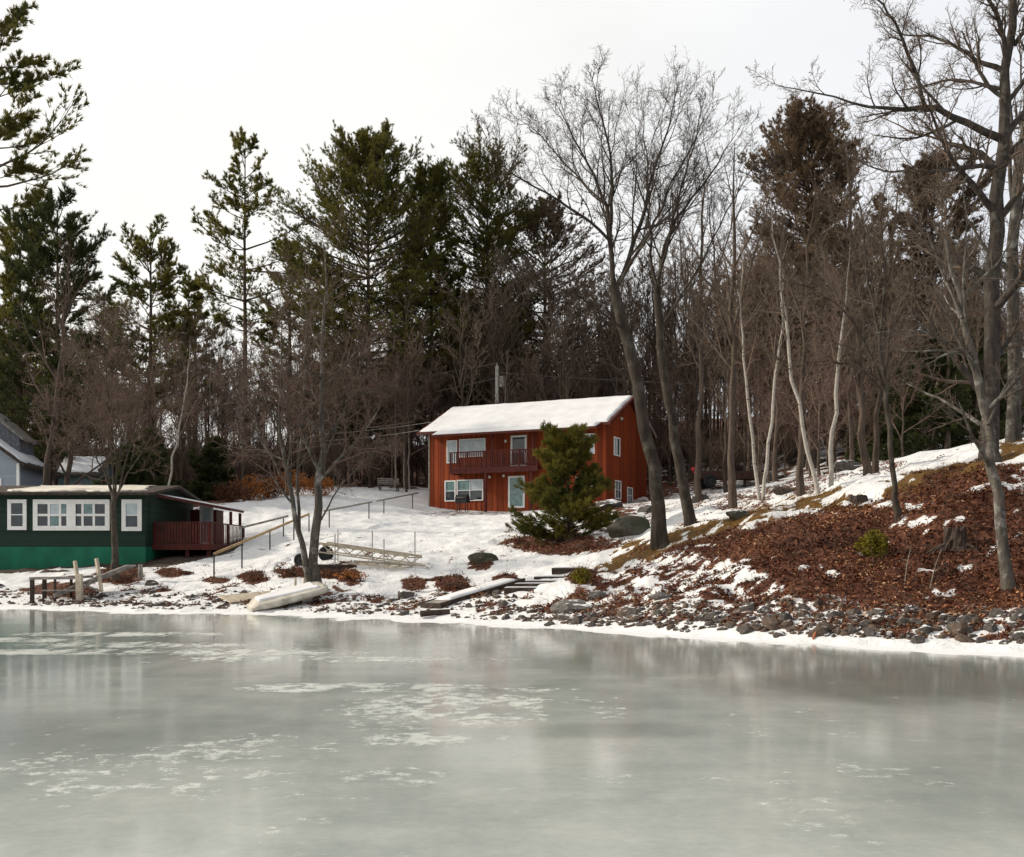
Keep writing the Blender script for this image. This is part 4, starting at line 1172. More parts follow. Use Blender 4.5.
def rock_mesh(seed, sub=3, squash=.8, rough=.35):
    rng = np.random.default_rng(seed)
    bm = bmesh.new(); bmesh.ops.create_icosphere(bm, subdivisions=sub, radius=1)
    V = np.array([v.co[:] for v in bm.verts])
    # cut by planes for facets
    for _ in range(13):
        nrm_ = nrm(rng.normal(0, 1, 3)); dd = rng.uniform(.55, .9)
        s = V @ nrm_ - dd; V = V - np.where(s > 0, s, 0)[:, None] * nrm_ * 1.0
    V += (fbm(V[:, 0] * 2 + 9, V[:, 1] * 2 + V[:, 2] * 1.7 + seed, seed)[:, None] - .5) * rough * nrm(V)
    V *= np.array([rng.uniform(.85, 1.25), rng.uniform(.7, 1.0), squash * rng.uniform(.8, 1.1)])
    for v, c in zip(bm.verts, V): v.co = c
    me = bpy.data.meshes.new('rock'); bm.to_mesh(me); bm.free()
    return me


ROCKS = {}
for mk in ('rock', 'rock_brown'):
    ROCKS[mk] = [rock_mesh(300 + i + (50 if mk == 'rock' else 0), 2, .85) for i in range(6)]
    for m_ in ROCKS[mk]: m_.materials.append(M[mk])


def rock(p, size, mk, label, group, sink=.3):
    o = bpy.data.objects.new('rock', random.choice(ROCKS[mk])); link(o)
    o.location = (p[0], p[1], p[2] - size * sink * .3); o.scale = (size * random.uniform(.8, 1.3), size * random.uniform(.8, 1.2), size * random.uniform(.75, 1.25)); o.rotation_euler = (random.uniform(-.3, .3), random.uniform(-.3, .3), random.random() * 6.28)
    return tag(o, label, 'rock', group)


random.seed(8)
GR = [(520, 1030, 150, 'rock', 'rough grey rock half buried in leaves and snow along the foot of the bank', 'grey rocks along the foot of the bank', .05, 1.9, (.10, .26)),
      (600, 1030, 60, 'rock_brown', 'brown rock lying among the grey rocks at the foot of the bank', 'brown rocks along the foot of the bank', .05, 1.7, (.10, .26)),
      (385, 520, 46, 'rock', 'dark rock in the snow between the overturned boat and the wooden ramp', 'rocks on the middle of the shore', .4, 3.6, (.08, .2)),
      (325, 385, 12, 'rock', 'small dark rock in the snow just right of the overturned boat', 'small rocks right of the boat', .4, 2.2, (.08, .18)),
      (125, 250, 30, 'rock', 'dark rock in the snow below the cottage deck', 'rocks below the cottage deck', .8, 4.0, (.09, .24)),
      (-10, 122, 20, 'rock', 'dark rock around the old pier in front of the cottage', 'rocks around the old pier', 1.0, 3.6, (.1, .24))]
for p0, p1, cnt, mk, lab, grp, b0_, b1_, (s0, s1) in GR:
    done = []
    tries = 0
    while len(done) < cnt and tries < cnt * 40:
        tries += 1
        px = random.uniform(p0, p1)
        r = random.random() ** 1.2
        bk = b0_ + (b1_ - b0_) * r
        # walk inland from the shore along the sight line
        Yv = np.arange(15, 48, .05); Xv = (px - HX) / F * Yv; bb = Yv - shore_y(Xv)
        j = int(np.argmin(np.abs(bb - bk - .2)))
        x, y = Xv[j], Yv[j]; s = s0 * .7 + (s1 * 1.0 - s0 * .7) * random.random() ** 1.8
        if any((x - a) ** 2 + (y - b) ** 2 < ((s + c) * .66) ** 2 for a, b, c in done): continue
        done.append((x, y, s)); rock((x, y, gz(x, y)), s, mk, lab, grp)


# loose stones between the rocks
RS = rock_mesh(390, 1, .8)
rv = np.array([v.co[:] for v in RS.vertices]); rf = np.array([p_.vertices[:] for p_ in RS.polygons])
n = 9000
x = RNG.uniform(-19, 12, n); bk = RNG.uniform(.15, 1, n) ** 1.3 * np.where(x > 0, 2.6, 3.6) + .1; y = shore_y(x) + bk
keep = (RNG.random(n) < np.where(x > -1, .55, .25)) & (fbm(x * 1.3, y * 1.3, 55) > .44); x, y = x[keep], y[keep]; n = len(x)
z = terrain(x, y); sz = .035 + .10 * RNG.random(n) ** 3
an = RNG.random(n) * 6.28; c_, s_ = np.cos(an)[:, None], np.sin(an)[:, None]
sv = rv[None] * (sz[:, None] * np.stack([RNG.uniform(.8, 1.5, n), RNG.uniform(.7, 1.2, n), RNG.uniform(.6, 1.1, n)], -1))[:, None, :]
vx = sv[..., 0] * c_ - sv[..., 1] * s_; vy = sv[..., 0] * s_ + sv[..., 1] * c_
V_ = np.stack([vx + x[:, None], vy + y[:, None], sv[..., 2] + z[:, None]], -1).reshape(-1, 3)
me = np_mesh('shore_stones', V_, tris=(rf[None] + (np.arange(n) * len(rv))[:, None, None]).reshape(-1, 3))
tag(mesh_obj('shore_stones', me, M['rock_brown']), 'small loose stones scattered along the waterline', 'stones', kind='stuff')


def boulder(px, py, w_px, h_ratio, mk, label, seed, depth=.8):
    p = hit(px, py); w = w_px * p.y / F / 2
    o = bpy.data.objects.new('boulder', rock_mesh(seed, 4, h_ratio, .3)); o.data.materials.append(M[mk]); link(o)
    o.location = (p.x, p.y + w * .3, p.z + w * h_ratio * .3); o.scale = (w, w * depth, w)
    for q in o.data.polygons: q.use_smooth = False
    return tag(o, label, 'boulder')


boulder(481, 564, 36, .62, 'rock_moss', 'rounded mossy boulder with a snow cap on the open snow slope', 401)
boulder(630, 534, 46, .6, 'rock_moss', 'large green mossy boulder between the young pine and the leaning maple', 402)
boulder(573, 612, 40, .6, 'rock_big', 'light grey boulder at the shore below the wooden steps', 403)
boulder(598, 600, 24, .7, 'rock_big', 'grey boulder right of the light grey shore boulder', 404)
boulder(740, 520, 30, .5, 'rock_moss', 'flat grey boulder at the top of the snow gap in the bank', 405)
boulder(772, 480, 28, .6, 'rock', 'dark snowy boulder behind the twin birches', 406)
boulder(785, 494, 24, .6, 'rock_brown', 'brown boulder at the roots of the leaning birch', 407)
boulder(660, 600, 22, .6, 'rock_big', 'grey boulder in the leaves above the shore rocks', 408)
boulder(846, 470, 30, .6, 'rock', 'dark boulder on the snowy hillside behind the straight birch', 409)
boulder(610, 508, 34, .45, 'rock', 'low dark rock ledge beside the gable end of the red house', 410)
boulder(405, 598, 20, .7, 'rock', 'pointed dark rock with brown leaves near the shore, right of the dock frame', 411)
boulder(150, 586, 14, .7, 'rock', 'round dark rock below the front post of the cottage', 412)
for i, (px, py) in enumerate([(700, 500), (650, 512), (760, 462), (800, 455), (820, 462), (870, 448), (905, 455), (735, 470), (788, 445), (760, 440)]):
    p = hit(px, py); rock((p.x, p.y, p.z), random.uniform(.4, .8), 'rock', 'dark snow-capped rock on the wooded hillside right of the red house', 'rocks on the wooded hillside')


# ------------------------------------------------------------------ window helper
class Wall:
    """a wall plane in a thing's local frame: u along it, d outwards"""
    def __init__(s, root, o, u, n): s.root = root; s.o = Vector(o); s.u = Vector(u); s.n = Vector(n)
    def pt(s, u, d, z): return s.o + s.u * u + s.n * d + Vector((0, 0, z))

    def box(s, mb, u0, u1, d0, d1, z0, z1):
        c = [s.pt(u, d, z) for z in (z0, z1) for u, d in ((u0, d0), (u1, d0), (u1, d1), (u0, d1))]
        mb.add(c, [(0, 3, 2, 1), (4, 5, 6, 7), (0, 1, 5, 4), (1, 2, 6, 5), (2, 3, 7, 6), (3, 0, 4, 7)])

    def window(s, u0, u1, z0, z1, cols=1, rows=1, fw=.08, mw=.045, fm='white_paint', panes=None, name='window', d0=.004):
        """frame with bars, panes as children. panes: material key per row from the bottom"""
        mb = MB(); dp = .07
        s.box(mb, u0, u0 + fw, d0, dp, z0, z1); s.box(mb, u1 - fw, u1, d0, dp, z0, z1)
        s.box(mb, u0 + fw, u1 - fw, d0, dp, z0, z0 + fw); s.box(mb, u0 + fw, u1 - fw, d0, dp, z1 - fw, z1)
        iu0, iu1, iz0, iz1 = u0 + fw, u1 - fw, z0 + fw, z1 - fw
        for i in range(1, cols):
            c = iu0 + (iu1 - iu0) * i / cols; s.box(mb, c - mw / 2, c + mw / 2, d0, dp * .8, iz0, iz1)
        for j in range(1, rows):
            c = iz0 + (iz1 - iz0) * j / rows
            for i in range(cols):
                a = iu0 + (iu1 - iu0) * i / cols + (mw / 2 if i else 0); b = iu0 + (iu1 - iu0) * (i + 1) / cols - (mw / 2 if i < cols - 1 else 0)
                s.box(mb, a, b, d0, dp * .7, c - mw / 2, c + mw / 2)
        w = mb.build(name, M[fm], s.root)
        panes = panes or ['glass_dark'] * rows
        for j in range(rows):
            for i in range(cols):
                a = iu0 + (iu1 - iu0) * i / cols + (mw / 2 if i else 0); b = iu0 + (iu1 - iu0) * (i + 1) / cols - (mw / 2 if i < cols - 1 else 0)
                c0 = iz0 + (iz1 - iz0) * j / rows + (mw / 2 if j else 0); c1 = iz0 + (iz1 - iz0) * (j + 1) / rows - (mw / 2 if j < rows - 1 else 0)
                k = panes[j] if isinstance(panes[j], str) else panes[j][i]
                g = MB(); s.box(g, a, b, d0, .025, c0, c1); g.build('pane', M[k], w)
        return w


def snow_sheet(name, c00, c10, c11, c01, parent, th=.1, nu=40, nv=14, mat='snow', seed=1, inset=.02, ragged=0.0):
    """a snow layer on a sloping quad, thickness uneven, edges rounded"""
    c00, c10, c11, c01 = [np.array(c, float) for c in (c00, c10, c11, c01)]
    u = np.linspace(0, 1, nu); v = np.linspace(0, 1, nv); U, W = np.meshgrid(u, v)
    lu = np.linalg.norm(c10 - c00); lv = np.linalg.norm(c01 - c00)
    W2 = inset / lv + W * (1 - 2 * inset / lv)
    U2 = inset / lu + U * (1 - 2 * inset / lu)
    if ragged:
        U2 = U2 + (1 - 2 * U) * ragged * fbm(W * 5, U * 0 + 3, seed) * np.abs(2 * U - 1) ** 4
        W2 = W2 + (1 - 2 * W) * ragged * fbm(U * 9, W * 0 + 5, seed + 3) * np.abs(2 * W - 1) ** 4
    P = (c00 * ((1 - U2) * (1 - W2))[..., None] + c10 * (U2 * (1 - W2))[..., None] + c11 * (U2 * W2)[..., None] + c01 * ((1 - U2) * W2)[..., None])
    e = np.minimum(np.minimum(U, 1 - U) * nu, np.minimum(W, 1 - W) * nv); e = np.clip(e / 1.2, 0, 1) ** .5
    top = P.copy(); top[..., 2] += .004 + th * e * (.55 + .9 * fbm(U * lu * .8, W * lv * .8, seed))
    bot = P.copy(); bot[..., 2] += .003
    V = np.concatenate([top.reshape(-1, 3), bot.reshape(-1, 3)]); k = np.arange(nu * nv).reshape(nv, nu)
    q = np.stack([k[:-1, :-1], k[:-1, 1:], k[1:, 1:], k[1:, :-1]], -1).reshape(-1, 4)
    n = nu * nv
    per = np.r_[k[0, :], k[1:, -1], k[-1, -2::-1], k[-2:0:-1, 0]]
    pn = np.roll(per, -1)
    sd = np.stack([per + n, pn + n, pn, per], -1)
    return mesh_obj(name, np_mesh(name, V, np.concatenate([q, sd]), smooth=True), M[mat], parent)


# ------------------------------------------------------------------ red house
TH = R(25); HW, HD = 12.6, 8.0; FLX, FLY = (430 - HX) / F * 74, 74.0; HB = 4.95


def hu(px):
    k = (px - HX) / F; return (k * FLY - FLX) / (math.cos(TH) + k * math.sin(TH))


def hz(px, py):
    u = hu(px); return EYE + (HY - py) * (FLY - u * math.sin(TH)) / F - HB


house = thing('red_house', 'two-storey red wooden house with a snowy gable roof and a balcony', 'house', (FLX, FLY, HB), -TH)
EH, RH = 5.25, 7.25                                   # wall height at the eaves, ridge
oh_f, oh_b, oh_s = .85, .45, .55
sl = (RH - EH) / (HD / 2)
mb = MB(); mb.prism_x([(0, -1.2), (HD, -1.2), (HD, EH), (HD / 2, RH), (0, EH)], 0, HW)
u = .22
while u < HW - .1:
    mb.box(u - .02, u + .02, -.016, .01, -.6, EH - .02); u += .40
u = .25
while u < HD - .1:
    top_ = EH + (RH - EH) * (1 - abs(u - HD / 2) / (HD / 2)) - .06
    mb.box(HW - .01, HW + .016, u - .02, u + .02, -.6, top_); u += .40
mb.build('wall', M['red_board'], house)
mb = MB()                                             # roof: two slabs
zf = EH - oh_f * .30; th = .16
# the front slope breaks to a flatter porch roof over the balcony
mb.add([(-oh_s, -oh_f, zf), (HW + oh_s, -oh_f, zf), (HW + oh_s, HD / 2, RH + .02), (-oh_s, HD / 2, RH + .02), (-oh_s, -oh_f, zf + th), (HW + oh_s, -oh_f, zf + th), (HW + oh_s, HD / 2, RH + .02 + th), (-oh_s, HD / 2, RH + .02 + th)],
       [(0, 3, 2, 1), (4, 5, 6, 7), (0, 1, 5, 4), (1, 2, 6, 5), (2, 3, 7, 6), (3, 0, 4, 7)])
zb = EH - oh_b * sl
mb.add([(-oh_s, HD / 2 + .003, RH + .02), (HW + oh_s, HD / 2 + .003, RH + .02), (HW + oh_s, HD + oh_b, zb + .02), (-oh_s, HD + oh_b, zb + .02), (-oh_s, HD / 2 + .003, RH + .02 + th), (HW + oh_s, HD / 2 + .003, RH + .02 + th), (HW + oh_s, HD + oh_b, zb + .02 + th), (-oh_s, HD + oh_b, zb + .02 + th)],
       [(0, 3, 2, 1), (4, 5, 6, 7), (0, 1, 5, 4), (1, 2, 6, 5), (2, 3, 7, 6), (3, 0, 4, 7)])
roof = mb.build('roof', M['dark_red'], house)
snow_sheet('snow_cover', (-oh_s, -oh_f, zf + th), (HW + oh_s, -oh_f, zf + th), (HW + oh_s, HD / 2, RH + .02 + th), (-oh_s, HD / 2, RH + .02 + th), roof, .11, 110, 34, seed=4, ragged=.018)
snow_sheet('snow_cover', (-oh_s, HD / 2, RH + .02 + th), (HW + oh_s, HD / 2, RH + .02 + th), (HW + oh_s, HD + oh_b, zb + .02 + th), (-oh_s, HD + oh_b, zb + .02 + th), roof, .12, 60, 20, seed=5)
pu0, pu1, pz0, pz1 = hu(444), hu(606), zf - .30, zf + .03     # the eave carried out lower over the balcony
mb = MB(); mb.add([(pu0, -1.75, pz0), (pu1, -1.75, pz0), (pu1, -oh_f + .1, pz1), (pu0, -oh_f + .1, pz1), (pu0, -1.75, pz0 + .13), (pu1, -1.75, pz0 + .13), (pu1, -oh_f - .003, pz1 + .12), (pu0, -oh_f - .003, pz1 + .12)],
       [(0, 3, 2, 1), (4, 5, 6, 7), (0, 1, 5, 4), (1, 2, 6, 5), (2, 3, 7, 6), (3, 0, 4, 7)])
pr_ = mb.build('porch_roof', M['dark_red'], house)
snow_sheet('snow_cover', (pu0, -1.75, pz0 + .135), (pu1, -1.75, pz0 + .135), (pu1, -oh_f - .01, pz1 + .125), (pu0, -oh_f - .01, pz1 + .125), pr_, .10, 70, 8, seed=6)
mb = MB()                                             # pale rake board at the far gable slope
mb.bar((HW + oh_s + .03, HD / 2, RH + .08), (HW + oh_s + .03, HD + oh_b, zb + .1), .04, .2)
mb.build('rake_board', M['wood_grey'], roof)
FW = Wall(house, (0, 0, 0), (1, 0, 0), (0, -1, 0)); GW = Wall(house, (HW, 0, 0), (0, 1, 0), (1, 0, 0))
FW.window(hu(447), hu(457.5), 3.10, 4.62, 1, 1, panes=['glass_blind'])
FW.window(hu(459.5), hu(486), 3.45, 4.66, 2, 1, panes=[['glass_blind', 'glass_blind']])
FW.window(hu(445), hu(456), .55, 1.95, 1, 2, panes=['glass_dark', 'glass_teal'])
FW.window(hu(457), hu(483.5), .55, 1.97, 2, 2, panes=[['glass_dark', 'glass_dark'], ['glass_teal', 'glass_blind']])
FW.window(hu(567), hu(595), 3.3, 4.6, 2, 1, panes=[['glass_teal', 'glass_blind']])
FW.window(hu(576), hu(593), .7, 1.95, 1, 2, panes=['glass_dark', 'glass_blind'])
for (a, b, z0, z1) in ((508.5, 525, .02, 2.1), (511, 527, 2.68, 4.72)):
    d = FW.window(hu(a), hu(b), z0, z1, 1, 1, .13, panes=['glass_teal' if z0 < 1 else 'glass_dark'], name='door')
    mb = MB(); FW.box(mb, hu(b) - .11, hu(b) - .06, .075, .13, z0 + .95, z0 + 1.05); mb.build('handle', M['metal_dark'], d)
GW.window(1.3, 2.4, 3.3, 4.5, 2, 1, panes=[['glass_blind', 'glass_dark']])
GW.window(1.5, 2.6, .55, 1.75, 2, 2)
GW.window(3.9, 4.9, .35, 1.45, 2, 2)
# balcony
bu0, bu1, bz, bd = hu(458), hu(545), 2.52, 1.2
mb = MB(); FW.box(mb, bu0, bu1, .004, bd, bz, bz + .12); FW.box(mb, bu0, bu1, bd - .05, bd + .004, bz - .26, bz - .003); mb.box(bu0, bu0 + .05, -bd + .06, -.01, bz - .26, bz - .003); mb.build('balcony_floor', M['dark_red'], house)
mb = MB()
for k in range(6):
    u = bu0 + .05 + (bu1 - bu0 - .1) * k / 5; FW.box(mb, u - .05, u + .05, bd - .1, bd, bz + .12, bz + 1.12)
FW.box(mb, bu0, bu1, bd - .09, bd + .01, bz + 1.12, bz + 1.18); FW.box(mb, bu0 + .1, bu1 - .1, bd - .07, bd - .03, bz + .2, bz + .27)
k = 0; u = bu0 + .2
while u < bu1 - .1:
    FW.box(mb, u - .035, u + .035, bd - .03, bd - .005, bz + .16, bz + 1.11); u += .16
mb.build('railing', M['dark_red'], house)
for px in (493, 538):
    mb = MB(); u = hu(px); FW.box(mb, u - .07, u + .07, bd - .17, bd - .06, -.6, bz - .003); mb.build('post', M['dark_red'], house)
for px in (500, 540):
    mb = MB(); u = hu(px); FW.box(mb, u - .06, u + .06, bd - .22, bd - .11, bz + .12, pz0 + .1); mb.build('post', M['dark_red'], house)
for (u, z) in ((hu(490), 2.0), (hu(504), 2.05), (hu(506), 4.3)):
    mb = MB(); FW.box(mb, u - .06, u + .06, .004, .1, z, z + .16); mb.build('wall_lamp', M['white_paint'], house)
mb = MB(); mb.rod(GW.pt(2.3, .1, EH + .55), GW.pt(2.3, .24, EH + .45), .05, .09); mb.build('wall_lamp', M['white_paint'], house)
mb = MB(); FW.box(mb, -.09, -.004, -.06, .06, -.5, zf + .1); mb.build('downpipe', M['wood_grey'], house)

# barbecue grill before the lower window
p = house.matrix_basis @ Vector((hu(473), -1.5, 0)); p.z = gz(p.x, p.y)
g = thing('barbecue_grill', 'black covered barbecue grill in front of the red house', 'grill', p, -TH)
mb = MB()
for a in (-.3, .3):
    for b in (-.18, .18): mb.bar((a, b, 0), (a, b, .6), .04, .04)
mb.box(-.33, .33, -.03, .03, .22, .25); mb.build('stand', M['metal_dark'], g)
mb = MB(); mb.box(-.42, .42, -.26, .26, .6, .82); mb.build('firebox', M['metal_dark'], g, .02)
mb = MB(); mb.prism_x([(-.26, .823), (.26, .823), (.24, 1.0), (.1, 1.14), (-.1, 1.14), (-.24, 1.0)], -.42, .42); lid = mb.build('lid', M['metal_dark'], g, .02)
mb = MB(); mb.rod((-.25, -.3, .95), (.25, -.3, .95), .015); mb.build('handle', M['metal_grey'], lid)
mb = MB(); mb.box(.43, .75, -.2, .2, .78, .81); mb.build('shelf', M['metal_dark'], g)

# ------------------------------------------------------------------ green cottage
CB = 1.1; CX0, CX1, CY = -24.6, -16.0, 48.0
cot = thing('green_cottage', 'low dark green cottage with white window frames and a bright green skirt', 'house', (CX1, CY, CB))
CWd = CX0 - CX1; CDp = 7.2; CE = 3.36; CR_ = 3.86
mb = MB(); mb.prism_x([(0, 1.08), (CDp, 1.08), (CDp, CE), (CDp / 2, CR_), (0, CE)], CWd, 0); mb.build('wall', M['green_dark'], cot)
mb = MB(); mb.box(CWd - .02, .02, -.03, CDp + .02, -.8, 1.077); mb.build('skirt', M['green_skirt'], cot)
mb = MB()
t_ = .13; e = .45; s_ = (CR_ - CE) / (CDp / 2)
mb.add([(CWd - e, -e, CE - e * s_ + .01), (e, -e, CE - e * s_ + .01), (e, CDp / 2, CR_ + .01), (CWd - e, CDp / 2, CR_ + .01), (CWd - e, -e, CE - e * s_ + t_), (e, -e, CE - e * s_ + t_), (e, CDp / 2, CR_ + t_), (CWd - e, CDp / 2, CR_ + t_)],
       [(0, 3, 2, 1), (4, 5, 6, 7), (0, 1, 5, 4), (1, 2, 6, 5), (2, 3, 7, 6), (3, 0, 4, 7)])
mb.add([(CWd - e, CDp / 2 + .003, CR_ + .01), (e, CDp / 2 + .003, CR_ + .01), (e, CDp + e, CE - e * s_ + .01), (CWd - e, CDp + e, CE - e * s_ + .01), (CWd - e, CDp / 2 + .003, CR_ + t_), (e, CDp / 2 + .003, CR_ + t_), (e, CDp + e, CE - e * s_ + t_), (CWd - e, CDp + e, CE - e * s_ + t_)],
       [(0, 3, 2, 1), (4, 5, 6, 7), (0, 1, 5, 4), (1, 2, 6, 5), (2, 3, 7, 6), (3, 0, 4, 7)])
croof = mb.build('roof', M['roof_dark'], cot)
snow_sheet('snow_cover', (CWd * .78, -e + .1, CE - e * s_ + t_ + .014), (.3, -e + .1, CE - e * s_ + t_ + .014), (.3, CDp / 2, CR_ + t_), (CWd * .78, CDp / 2, CR_ + t_), croof, .05, 70, 16, 'old_snow', seed=8, ragged=.2)
CW = Wall(cot, (0, 0, 0), (1, 0, 0), (0, -1, 0)); CS = Wall(cot, (0, 0, 0), (0, 1, 0), (1, 0, 0))


def cu(px, Y=48.0): return (px - HX) / F * Y - CX1
def czz(py, Y=48.0): return EYE + (HY - py) / F * Y - CB


CW.window(cu(8), cu(27), czz(530), czz(499.5), 1, 2, .16)
w = CW.window(cu(33.5), cu(110), czz(530.5), czz(499.5), 6, 2, .2, .10, panes=[['glass_dark', 'glass_teal', 'glass_dark', 'glass_dark', 'glass_dark', 'glass_dark'], ['glass_dark', 'glass_blind', 'glass_teal', 'glass_dark', 'glass_teal', 'glass_dark']])
mb = MB(); c_ = (cu(33.5) + cu(110)) / 2; CW.box(mb, c_ - .2, c_ + .2, .072, .085, czz(530.5) + .2, czz(499.5) - .2); mb.build('mullion', M['white_paint'], w)
CW.window(cu(122), cu(142), czz(531), czz(499.5), 1, 2, .18, panes=['glass_dark', 'glass_blind'])
# deck and porch on the right side
DZ = 1.13; DX = 2.65; DY0, DY1 = .9, 7.0
mb = MB(); mb.box(.02, DX, DY0, DY1, DZ, DZ + .1); mb.box(.02, DX, DY0 - .04, DY0 - .004, DZ - .18, DZ + .098); mb.box(DX + .003, DX + .04, DY0 - .04, DY1, DZ - .18, DZ + .098); mb.build('deck_floor', M['dark_red'], cot)
mb = MB()
for x in (.1, 1.4, DX - .06): mb.box(x - .05, x + .05, DY0, DY0 + .1, DZ + .1, DZ + 1.02)
for y in (3.9, 6.9): mb.box(DX - .1, DX, y - .05, y + .05, DZ + .1, DZ + 1.02)
mb.box(.02, DX, DY0 - .03, DY0 + .09, DZ + 1.02, DZ + 1.07); mb.box(DX - .1, DX + .02, DY0 + .1, DY1, DZ + 1.02, DZ + 1.07)
x = .2
while x < DX - .15: mb.box(x - .05, x + .05, DY0 - .02, DY0 - .002, DZ + .12, DZ + 1.0); x += .135
y = DY0 + .3
while y < DY1: mb.box(DX - .03, DX - .008, y - .045, y + .045, DZ + .12, DZ + 1.0); y += .26
mb.build('railing', M['dark_red'], cot)
for x in (1.5, DX - .2):
    mb = MB(); mb.box(x - .08, x + .08, DY0 + .2, DY0 + .36, -.9, DZ - .003); mb.build('post', M['dark_red'], cot)
mb = MB(); mb.box(1.3, 1.7, DY0 + .1, DY0 + .5, -.6, .22); mb.build('footing', M['wood_grey'], cot)
mb = MB(); mb.box(.3, 1.6, 5.6, 6.9, DZ + .1, 2.95); mb.build('porch_room', M['dark_red'], cot)
PW = Wall(cot, (0, 5.6, 0), (1, 0, 0), (0, -1, 0))
d = PW.window(.8, 1.45, DZ + .12, DZ + 2.05, 1, 1, .12, panes=['glass_blind'], name='door')
mb = MB(); mb.box(2.4, 2.52, 4.9, 5.02, DZ + 1.07, 2.83); mb.build('post', M['dark_red'], cot)
mb = MB(); mb.box(2.4, 2.52, 6.7, 6.82, DZ + 1.07, 2.83); mb.build('post', M['dark_red'], cot)
mb = MB(); mb.add([(-.2, 1.2, 3.38), (2.6, 4.4, 2.84), (2.6, 7.0, 2.84), (-.2, 7.0, 3.38), (-.2, 1.2, 3.5), (2.6, 4.4, 2.96), (2.6, 7.0, 2.96), (-.2, 7.0, 3.5)], [(0, 3, 2, 1), (4, 5, 6, 7), (0, 1, 5, 4), (1, 2, 6, 5), (2, 3, 7, 6), (3, 0, 4, 7)])
pr = mb.build('porch_roof', M['dark_red'], cot)
snow_sheet('snow_cover', (-.1, 1.5, 3.485), (2.55, 4.5, 2.975), (2.55, 6.9, 2.975), (-.1, 6.9, 3.485), pr, .05, 30, 20, seed=9)
mb = MB(); CS.box(mb, .5, 4.5, .004, .03, 1.2, 3.1); mb.build('side_panel', M['green_dark'], cot)

# ------------------------------------------------------------------ grey house and shed
gh = thing('grey_house', 'pale blue-grey clapboard house with a snowy roof, partly behind the cottage', 'house', ((19 - HX) / F * 66, 66, 3.3), R(6))
mb = MB(); W_, D_, E_, Rr_ = 7.4, 5.2, 4.15, 6.9
mb.prism([(-W_, -.8), (0, -.8), (0, E_), (-W_ / 2, Rr_), (-W_, E_)], 0, D_); mb.build('wall', M['grey_siding'], gh)
mb = MB(); k = (Rr_ - E_) / (W_ / 2)
for s in (1, -1):
    xr = -W_ / 2; xe = (.4 if s > 0 else -W_ - .4); ze = E_ - .4 * k
    xr2 = xr + (.002 if s > 0 else -.002)
    mb.add([(xr2, -.4, Rr_ + .02), (xe, -.4, ze + .02), (xe, D_ + .4, ze + .02), (xr2, D_ + .4, Rr_ + .02), (xr2, -.4, Rr_ + .18), (xe, -.4, ze + .18), (xe, D_ + .4, ze + .18), (xr2, D_ + .4, Rr_ + .18)],
           [(0, 3, 2, 1), (4, 5, 6, 7), (0, 1, 5, 4), (1, 2, 6, 5), (2, 3, 7, 6), (3, 0, 4, 7)])
grf = mb.build('roof', M['roof_dark'], gh)
snow_sheet('snow_cover', (.4, -.3, E_ - .4 * k + .185), (.4, D_ + .3, E_ - .4 * k + .185), (-W_ / 2, D_ + .3, Rr_ + .185), (-W_ / 2, -.3, Rr_ + .185), grf, .12, 40, 24, seed=12, ragged=.12)
mb = MB(); mb.box(-.14, .02, -.03, -.003, -.5, E_ - .05); mb.box(.003, .03, -.03, .12, -.5, E_ - .05); mb.box(.003, .03, D_ - .12, D_, -.5, E_ - .05); mb.build('corner_trim', M['white_paint'], gh)
GF = Wall(gh, (0, 0, 0), (1, 0, 0), (0, -1, 0))
GF.window(-2.0, -1.0, 1.8, 3.2, 1, 2, .1, panes=['glass_teal', 'glass_teal'])
mb = MB(); mb.prism([(-4.6, 4.2), (-.7, 4.2), (-.7, 5.9), (-2.65, 7.5), (-4.6, 5.9)], 2.2, 5.0); dm = mb.build('dormer', M['grey_shingle'], gh)
mb = MB()
for s in (1, -1):
    mb.add([(-2.65 + s * .003, 1.9, 7.53), (-2.65 + s * 2.25, 1.9, 5.68), (-2.65 + s * 2.25, 5.1, 5.68), (-2.65 + s * .003, 5.1, 7.53), (-2.65 + s * .003, 1.9, 7.68), (-2.65 + s * 2.25, 1.9, 5.83), (-2.65 + s * 2.25, 5.1, 5.83), (-2.65 + s * .003, 5.1, 7.68)],
           [(0, 3, 2, 1), (4, 5, 6, 7), (0, 1, 5, 4), (1, 2, 6, 5), (2, 3, 7, 6), (3, 0, 4, 7)])
mb.build('dormer_roof', M['wood_grey'], dm)

sh = thing('shed', 'small teal-grey shed with a snowy roof behind the cottage', 'shed', ((58 - HX) / F * 71, 71, gz((58 - HX) / F * 71, 71)), 0)
zb_ = sh.location.z
se = EYE + (HY - 473) / F * 71 - zb_
mb = MB(); mb.prism_x([(0, -.6), (3, -.6), (3, se), (1.5, se + 1.1), (0, se)], 0, 2.6); mb.build('wall', M['teal_siding'], sh)
mb = MB(); kk = 1.1 / 1.5
mb.add([(-.3, -.35, se - .35 * kk + .01), (2.9, -.35, se - .35 * kk + .01), (2.9, 1.5, se + 1.11), (-.3, 1.5, se + 1.11), (-.3, -.35, se - .35 * kk + .13), (2.9, -.35, se - .35 * kk + .13), (2.9, 1.5, se + 1.23), (-.3, 1.5, se + 1.23)], [(0, 3, 2, 1), (4, 5, 6, 7), (0, 1, 5, 4), (1, 2, 6, 5), (2, 3, 7, 6), (3, 0, 4, 7)])
